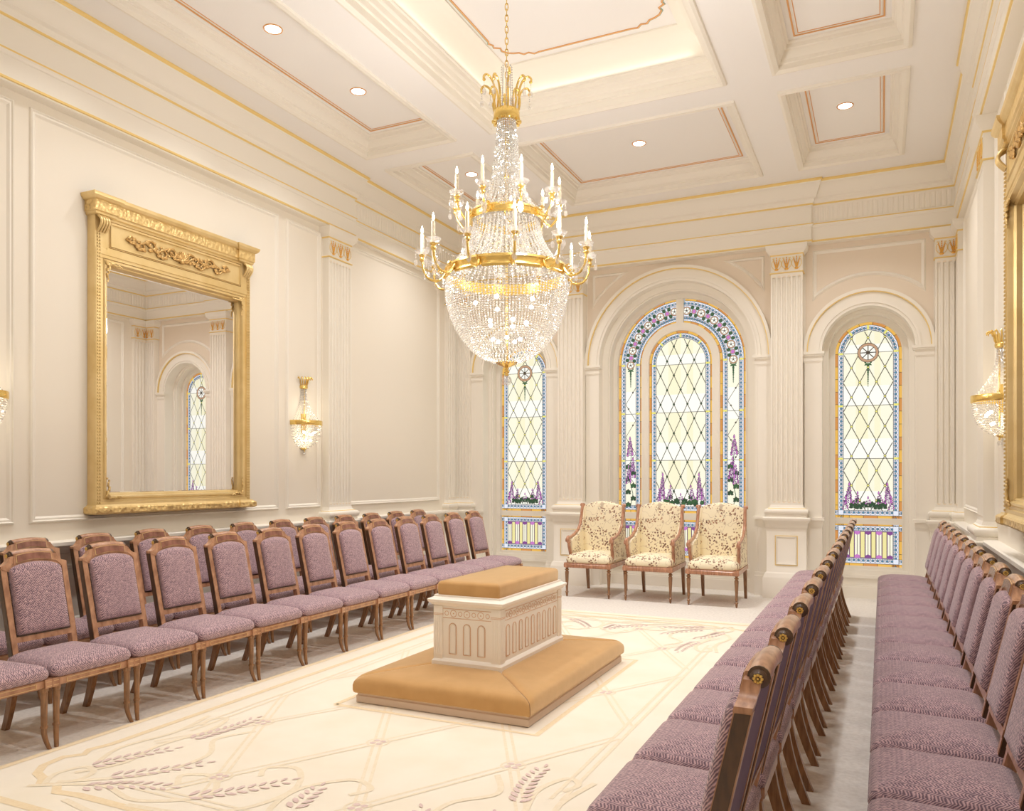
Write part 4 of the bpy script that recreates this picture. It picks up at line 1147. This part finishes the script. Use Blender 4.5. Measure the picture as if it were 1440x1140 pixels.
    # corner acanthus leaves
    for sg, s_ in ((1, g0-.02), (-1, g1+.02)):
        for tz, z_ in ((-1, gz1+.02), (1, gz0-.02)):
            b = nb(); rnd = random.Random(int(s_*10+z_*100))
            for q in range(9):
                l = .10*(1-q*.07); 
                b.ball((s_+sg*.016*q-sg*.01, .094, z_+rnd.uniform(-.012,.012)), .016*(1-q*.06), 6, sq=(1.2,.9,.9))
                b.ball((s_+rnd.uniform(-.012,.012), .094, z_+tz*.018*q), .016*(1-q*.06), 6, sq=(.9,.9,1.3))
            b.build('corner_leaf', GCARVE, root, 60)
    b = nb(); b.fixn = True   # bevelled glass
    bw = .018
    rs = [[(g0+e, d, gz0+e), (g1-e, d, gz0+e), (g1-e, d, gz1-e), (g0+e, d, gz1-e)] for e, d in ((-.02,.002),(-.02,.024),(bw,.030))]
    b.loft(rs, cap0=True, cap1=True); b.build('mirror_glass', MIRR, root)
    return root
make_mirror(TL, 'large gilt framed mirror with carved frieze on the left wall')
make_mirror(TR, 'large gilt framed mirror cut by the right edge, on the right wall')

# ------------------------------------------------------------------ wall sconces
def make_sconce(T, s, label):
    root = thing('wall_sconce', T(s, 0, 1.99), 0, label, 'wall lamp', 'crystal wall sconces')
    base = Vector(root.location)
    def Tl(a, d, z): return tuple(Vector(T(s+a, d, z)) - base)
    def nb(): b = MB(); b.T = Tl; return b
    d0 = .07
    # local x along wall, y out
    b = nb(); b.lathe([(.20,1.975),(.203,1.98),(.203,2.02),(.20,2.025),(.194,2.02),(.194,1.98),(.20,1.975)], 0, 0, 28, a0=0, a1=pi); b.build('brass_band', GOLD, root, 40)
    b = nb()
    for i in range(8):
        a = pi*(i+.5)/8; c_, s_ = cos(a), sin(a)
        b.tube([(r*c_, r*s_+.0, z) for r, z in ((.035,2.385),(.05,2.42),(.055,2.45),(.07,2.475),(.09,2.485),(.10,2.475),(.10,2.46))], [.007,.006,.006,.006,.005,.006,.003], 6)
    b.lathe([(.035,2.36),(.05,2.37),(.052,2.39),(.045,2.40)], 0, 0, 16, a0=0, a1=pi); b.build('crown', GOLD, root, 50)
    b = nb(); b.tube([(0,.02,1.80),(0,.02,2.4)], .006, 8); b.tube([(0,.02,2.0),(0,.02,2.06)], .016, 10); b.box(-.03,.03,0,.02,1.9,2.1); b.build('stem', GOLD, root, 50)
    b = nb(); b.lathe([(.001,1.715),(.03,1.722),(.045,1.735),(.04,1.74)], 0, 0, 16, a0=0, a1=pi); b.tube([(0,.02,1.72),(0,.02,1.70)], .006, 6); b.build('bottom_cup', GOLD, root, 50)
    b = nb(); b.ball((0,.02,1.68), .017, 10); b.build('crystal_drop', CRYC, root, 50)
    b = nb()
    for i in range(15):
        a = pi*(i+.3)/14.6
        for q in range(20):
            t_ = q/19; r = .035+.145*t_**2.2; z = 2.36 - .345*t_; b.bead((r*cos(a), r*sin(a), z), .006, .010)
    b.build('crystal_strands', CRYC, root)['kind'] = 'stuff'
    b = nb()
    rowsn = 15
    for j in range(rowsn):
        t_ = j/(rowsn-1); z = 1.968 - .228*t_; r = .188*sqrt(max(0, 1-(t_*.96)**2.3)); n = max(5, int(pi*r/.0155))
        for i in range(n+1):
            a = pi*i/n; b.bead((r*cos(a), r*sin(a), z), .0075, .0085)
    b.build('crystal_basket', CRY, root)['kind'] = 'stuff'
    b = nb()
    for x, y, z in ((-.08,.08,1.90),(.0,.10,1.88),(.08,.08,1.90),(-.03,.06,1.82),(.05,.06,1.82)): b.ball((x,y,z), .014, 8)
    b.build('bulbs', BULB, root, 60)
    p = Tl(0, .09, 1.87); L_ = bpy.data.lights.new('sconce_light', 'POINT'); L_.energy = 3; L_.color = (1,.85,.62); L_.shadow_soft_size = .06
    lo = bpy.data.objects.new('sconce_light', L_); COL.objects.link(lo); lo.location = Vector(p)+base
    lo.location = Vector(T(s, .16, 2.12)); L_.energy = 1
    return root
make_sconce(TL, 6.60, 'crystal and brass sconce between the mirror and the pilaster on the left wall')
make_sconce(TL, 3.26, 'crystal and brass sconce cut by the left edge of the picture')
make_sconce(TR, 6.60, 'crystal and brass sconce beside the gilt mirror on the right wall')

# ------------------------------------------------------------------ chandelier
HX_, HY_ = -2.39, 4.985
ch = thing('chandelier', (HX_, HY_, 2.1), 0, 'large crystal basket chandelier with brass rings and lit candle arms hanging from the ceiling', 'chandelier')
Z0 = 2.1
tc_ = Vector((-HX_, -HY_)).normalized(); rt = Vector((-tc_.y, tc_.x)); rt = rt if rt.x > 0 else -rt
def Tc(x, y, z): return (x*rt.x + y*tc_.x, x*rt.y + y*tc_.y, z - Z0)   # x: image right, y: toward camera
def nb(): b = MB(); b.T = Tc; return b
b = nb(); z = 4.22; k2 = 0
while z < 5.28:
    pts = []
    for q in range(13):
        a = 2*pi*q/12; u = .011*cos(a); w = .026*sin(a)
        pts.append((u, 0, z+w) if k2 % 2 else (0, u, z+w))
    b.tube(pts, .0036, 6, cap=False); z += .040; k2 += 1
b.lathe([(.001,5.26),(.05,5.27),(.07,5.29),(.08,5.30)], n=24); b.build('chain', GOLD, ch, 60)
b = nb(); b.tube([(0,0,2.25),(0,0,4.24)], .008, 10)
for z in (2.95, 3.3, 3.55, 3.8, 4.0): b.ball((0,0,z), .02, 10, sq=(1,1,1.3))
b.build('central_rod', GOLD, ch, 60)
b = nb(); b.lathe([(.085,3.935),(.092,3.945),(.092,4.0),(.085,4.01),(.07,4.005),(.07,3.94),(.085,3.935)], n=32)
for i in range(12):
    a = 2*pi*i/12; b.tube([(.09*cos(a), .09*sin(a), 3.94), (.088*cos(a), .088*sin(a), 3.925)], .016, 8)
b.build('crown_band', GOLD, ch, 50)
for i in range(10):
    a = 2*pi*i/10+.2; b = nb()
    pr = [(.08,3.99),(.095,4.06),(.088,4.12),(.10,4.18),(.125,4.22),(.155,4.235),(.175,4.215),(.172,4.195)]
    if i % 2: pr = [(r*1.04, z-.035 if z > 4.1 else z) for r, z in pr]
    sp_ = smooth2(pr)
    b.tube([(r*cos(a), r*sin(a), z) for r, z in sp_], [.008]*len(sp_), 6); b.ball((pr[-1][0]*cos(a), pr[-1][0]*sin(a), pr[-1][1]), .012, 8)
    arm_ = b.build('crown_arm', GOLD, ch, 60)
    b = nb(); r, z = pr[-1][0], pr[-1][1]
    for q in range(3): b.bead((r*cos(a), r*sin(a), z-.02-.014*q), .006, .007)
    b.ball((r*cos(a), r*sin(a), z-.085), .015, 6, sq=(1,1,1.7)); b.build('crystal_drop', CRYC, arm_)
# strands: above crown, body, skirt
b = nb()
for i in range(8):
    a = 2*pi*i/8
    for q in range(18): r = .045 - .01*q/18; b.bead((r*cos(a), r*sin(a), 4.01+.018*q), .006, .010)
for i in range(28):
    a = 2*pi*i/28
    for q in range(40):
        t_ = q/39; r = .062 + .055*t_ + .13*t_**5; b.bead((r*cos(a), r*sin(a), 3.93 - .65*t_), .0085, .0095)
for i in range(14):
    a = 2*pi*i/14+.1
    for q in range(36): t_ = q/35; r = .045+.03*t_; b.bead((r*cos(a), r*sin(a), 3.92 - .95*t_), .0075, .012)
b.build('neck_strands', CRY, ch)['kind'] = 'stuff'
b = nb()
for i in range(52):
    a = 2*pi*i/52
    for q in range(24):
        t_ = q/23; r = .235 + .165*t_**1.6 - .02*sin(pi*t_); b.bead((r*cos(a), r*sin(a), 3.24 - .345*t_), .0085, .0095)
for i in range(24):
    a = 2*pi*i/24
    for q in range(20): t_ = q/19; r = .12+.06*t_; b.bead((r*cos(a), r*sin(a), 3.25 - .33*t_), .009, .011)
b.build('skirt_strands', CRY, ch)['kind'] = 'stuff'
def ring(name, R, z0, z1):
    b = nb(); h = z1-z0
    b.lathe([(R-.012,z0),(R,z0-.004),(R+.006,z0+h*.15),(R,z0+h*.25),(R,z0+h*.75),(R+.006,z0+h*.85),(R+.002,z1+.004),(R-.012,z1),(R-.012,z0)], n=56)
    return b.build(name, GOLD, ch, 40)
ring('upper_ring', .26, 3.225, 3.28)
ring('lower_ring', .43, 2.815, 2.89)
def candle_arm(phi, R, zr, Rc, zcup):
    ph = radians(phi); X = lambda r: (r*sin(ph), r*cos(ph))
    b = nb()
    pr = [(R-.01,zr+.02),(R+.015,zr-.02),(R+.05,zr-.045),(Rc-.05,zr-.035),(Rc-.012,zr+.02),(Rc,zcup-.035),(Rc,zcup-.01)]
    sp_ = smooth2(pr, 4)
    b.tube([(*X(r), z) for r, z in sp_], .0085, 8)
    vol = [(R+.03+.02*(1-q/14)*cos(q*.62), zr+.015+.02*(1-q/14)*sin(q*.62)) for q in range(14)]
    b.tube([(*X(r), z) for r, z in vol], .006, 6)
    cx_, cy_ = X(Rc)
    b.lathe([(.006,zcup-.055),(.016,zcup-.045),(.02,zcup-.035),(.012,zcup-.02),(.022,zcup-.012),(.024,zcup-.004),(.010,zcup+.0)], cx_, cy_, 14)
    a_ = b.build('candle_arm', GOLD, ch, 60)
    b = nb(); b.lathe([(.010,zcup-.004),(.028,zcup+.0),(.046,zcup+.014),(.053,zcup+.026),(.046,zcup+.019),(.026,zcup+.008),(.010,zcup+.003)], cx_, cy_, 14); b.build('drip_pan', CRYC, a_)
    b = nb(); b.lathe([(.0125,zcup),(.0125,zcup+.14),(.007,zcup+.145),(.001,zcup+.146)], cx_, cy_, 12, cap=True); b.build('candle', CANDLE, a_, 40)
    b = nb(); b.lathe([(.002,zcup+.146),(.0085,zcup+.158),(.009,zcup+.168),(.005,zcup+.183),(.001,zcup+.198)], cx_, cy_, 10, cap=True); b.build('flame_bulb', BULB, a_, 60)
    b = nb(); pts2 = []
    for q in range(3):
        qa = ph + (q-1)*2.1; px, py = cx_ + .044*sin(qa), cy_ + .044*cos(qa)
        b.bead((px, py, zcup+.0), .006, .01); b.bead((px, py, zcup-.02), .006, .01); b.ball((px, py, zcup-.058), .014, 6, sq=(1,.6,1.9))
    rr_ = Rc-.02; px, py = X(rr_)
    b.loft([[(px+w*cos(ph), py-w*sin(ph), z) for w, z in ((0,zcup-.085),(.024,zcup-.125),(.016,zcup-.165),(0,zcup-.18),(-.016,zcup-.165),(-.024,zcup-.125))],
            [(px+w*.5*cos(ph)+.008*sin(ph), py-w*.5*sin(ph)+.008*cos(ph), z) for w, z in ((0,zcup-.10),(.024,zcup-.128),(.016,zcup-.155),(0,zcup-.165),(-.016,zcup-.155),(-.024,zcup-.128))]], cap0=True, cap1=True)
    b.build('crystal_pendants', CRYC, a_)
    return cx_, cy_
ups = [candle_arm(15+40*i, .26, 3.255, .375, 3.36) for i in range(9)]
lows = [candle_arm(5+30*i, .43, 2.85, .59, 2.985) for i in range(12)]
b = nb()
for L_, zc_ in ((ups, 3.355), (lows, 2.98)):
    for i in range(len(L_)):
        p, q = L_[i], L_[(i+1) % len(L_)]
        n = 16 if zc_ > 3.2 else 18
        for s_ in range(n+1):
            t_ = s_/n; k_ = 1 - .12*sin(pi*t_)
            b.bead(((p[0]+(q[0]-p[0])*t_)*k_, (p[1]+(q[1]-p[1])*t_)*k_, zc_ - .10*sin(pi*t_)), .0055, .0065)
b.build('crystal_garlands', CRY, ch)['kind'] = 'stuff'
# basket
prof_ = [(2.815,.425),(2.74,.43),(2.65,.42),(2.56,.395),(2.47,.355),(2.40,.31),(2.33,.25),(2.28,.18),(2.25,.11),(2.235,.07)]
def rbowl(s_):
    # arc-length param 0..1
    P = [Vector((r, z)) for z, r in prof_]; d = [0]
    for i in range(1, len(P)): d.append(d[-1] + (P[i]-P[i-1]).length)
    L_ = s_*d[-1]
    for i in range(1, len(P)):
        if L_ <= d[i] + 1e-9:
            t_ = (L_-d[i-1])/(d[i]-d[i-1]); v_ = P[i-1].lerp(P[i], t_); return v_.x, v_.y
    return P[-1].x, P[-1].y
b = nb(); NR = 44
for j in range(NR):
    r, z = rbowl(j/(NR-1)); n = max(16, int(2*pi*r/.0235))
    if j < 26: n = 112
    for i in range(n):
        a = 2*pi*(i)/n; b.bead((r*cos(a), r*sin(a), z), .0082, .0078)
b.build('crystal_basket', CRY, ch)['kind'] = 'stuff'
b = nb()
for i in range(12):
    ph = radians(5+30*i)
    for q in range(3):
        for w in range(3-q): b.bead((.445*sin(ph+(w-(2-q)/2)*.045), .445*cos(ph+(w-(2-q)/2)*.045), 2.81-q*.022), .011, .012)
b.build('ring_swags', CRY, ch)['kind'] = 'stuff'
b = nb()
for i in range(10):
    a = 2*pi*i/10; rr2 = .22 if i % 2 else .14; b.ball((rr2*cos(a), rr2*sin(a), 2.66 if i % 2 else 2.52), .016, 8)
for i in range(5): a = 2*pi*i/5+.3; b.ball((.1*cos(a), .1*sin(a), 2.40), .014, 8)
b.build('inner_bulbs', BULB, ch, 60)
b = nb(); b.lathe([(.075,2.245),(.078,2.238),(.06,2.225),(.03,2.213),(.014,2.205),(.012,2.19),(.02,2.18),(.02,2.172),(.012,2.165),(.016,2.155),(.010,2.148)], n=28, cap=True); b.build('bottom_finial', GOLD, ch, 50)
b = nb(); b.ball((0,0,2.115), .036, 16); b.build('crystal_ball', CRYC, ch)

LS = .495
# ------------------------------------------------------------------ lights
def area(name, loc, size, energy, col, rot=(0,0,0), shape='DISK', sy=None):
    L_ = bpy.data.lights.new(name, 'AREA'); L_.shape = shape; L_.size = size; L_.energy = energy; L_.color = col
    if sy: L_.size_y = sy
    o = bpy.data.objects.new(name, L_); COL.objects.link(o); o.location = loc; o.rotation_euler = rot; return o
for x, y in LPOS: area('downlight_lamp', (x, y, zc2-.012), .12, (44 if y > 8 else 20)*LS, (1,.985,.98)).data.spread = radians(112)
def point(loc, e, col=(1,.97,.93), r=.08):
    L_ = bpy.data.lights.new('chandelier_lamp', 'POINT'); L_.energy = e; L_.color = col; L_.shadow_soft_size = r
    o = bpy.data.objects.new('chandelier_lamp', L_); COL.objects.link(o); o.location = loc
point((HX_, HY_, 2.58), 16*LS, r=.12)
for i in range(4):
    a = pi/4 + i*pi/2; point((HX_+.78*cos(a), HY_+.78*sin(a), 3.30), 50*LS, r=.10)
# cove light in the centre coffer (tube lamps on the ledge)
for sx in (-1, 1):
    area('cove_lamp', (X0+sx*.97, YCc, ZC+.215), 3.5, 1.6*LS, (1,.94,.80), (pi, 0, pi/2), 'RECTANGLE', .02)
for sy in (-1, 1):
    area('cove_lamp', (X0, YCc+sy*1.82, ZC+.215), 1.8, .9*LS, (1,.94,.80), (pi, 0, 0), 'RECTANGLE', .02)
w = bpy.data.worlds.new('World'); scn.world = w; w.use_nodes = True
w.node_tree.nodes['Background'].inputs[0].default_value = (.8,.9,1,1); w.node_tree.nodes['Background'].inputs[1].default_value = .5

# ------------------------------------------------------------------ camera
cam = bpy.data.cameras.new('camera'); co = bpy.data.objects.new('camera', cam); COL.objects.link(co)
cam.sensor_width = 36; cam.lens = 36*1106/1440; cam.shift_y = 98/1440; cam.clip_start = .05
co.location = (0, 0, 1.45); co.rotation_euler = (pi/2, 0, math.atan(521/1106)); scn.camera = co
scn.view_settings.view_transform = 'Standard'; scn.view_settings.look = 'None'; scn.view_settings.gamma = 1; scn.view_settings.use_curve_mapping = False
scn.view_settings.exposure = 0.0
cy = scn.cycles
cy.max_bounces = 12; cy.diffuse_bounces = 7; cy.glossy_bounces = 5; cy.transparent_max_bounces = 24; cy.transmission_bounces = 6
cy.sample_clamp_indirect = 4; cy.caustics_reflective = False; cy.caustics_refractive = False
cy.use_denoising = True
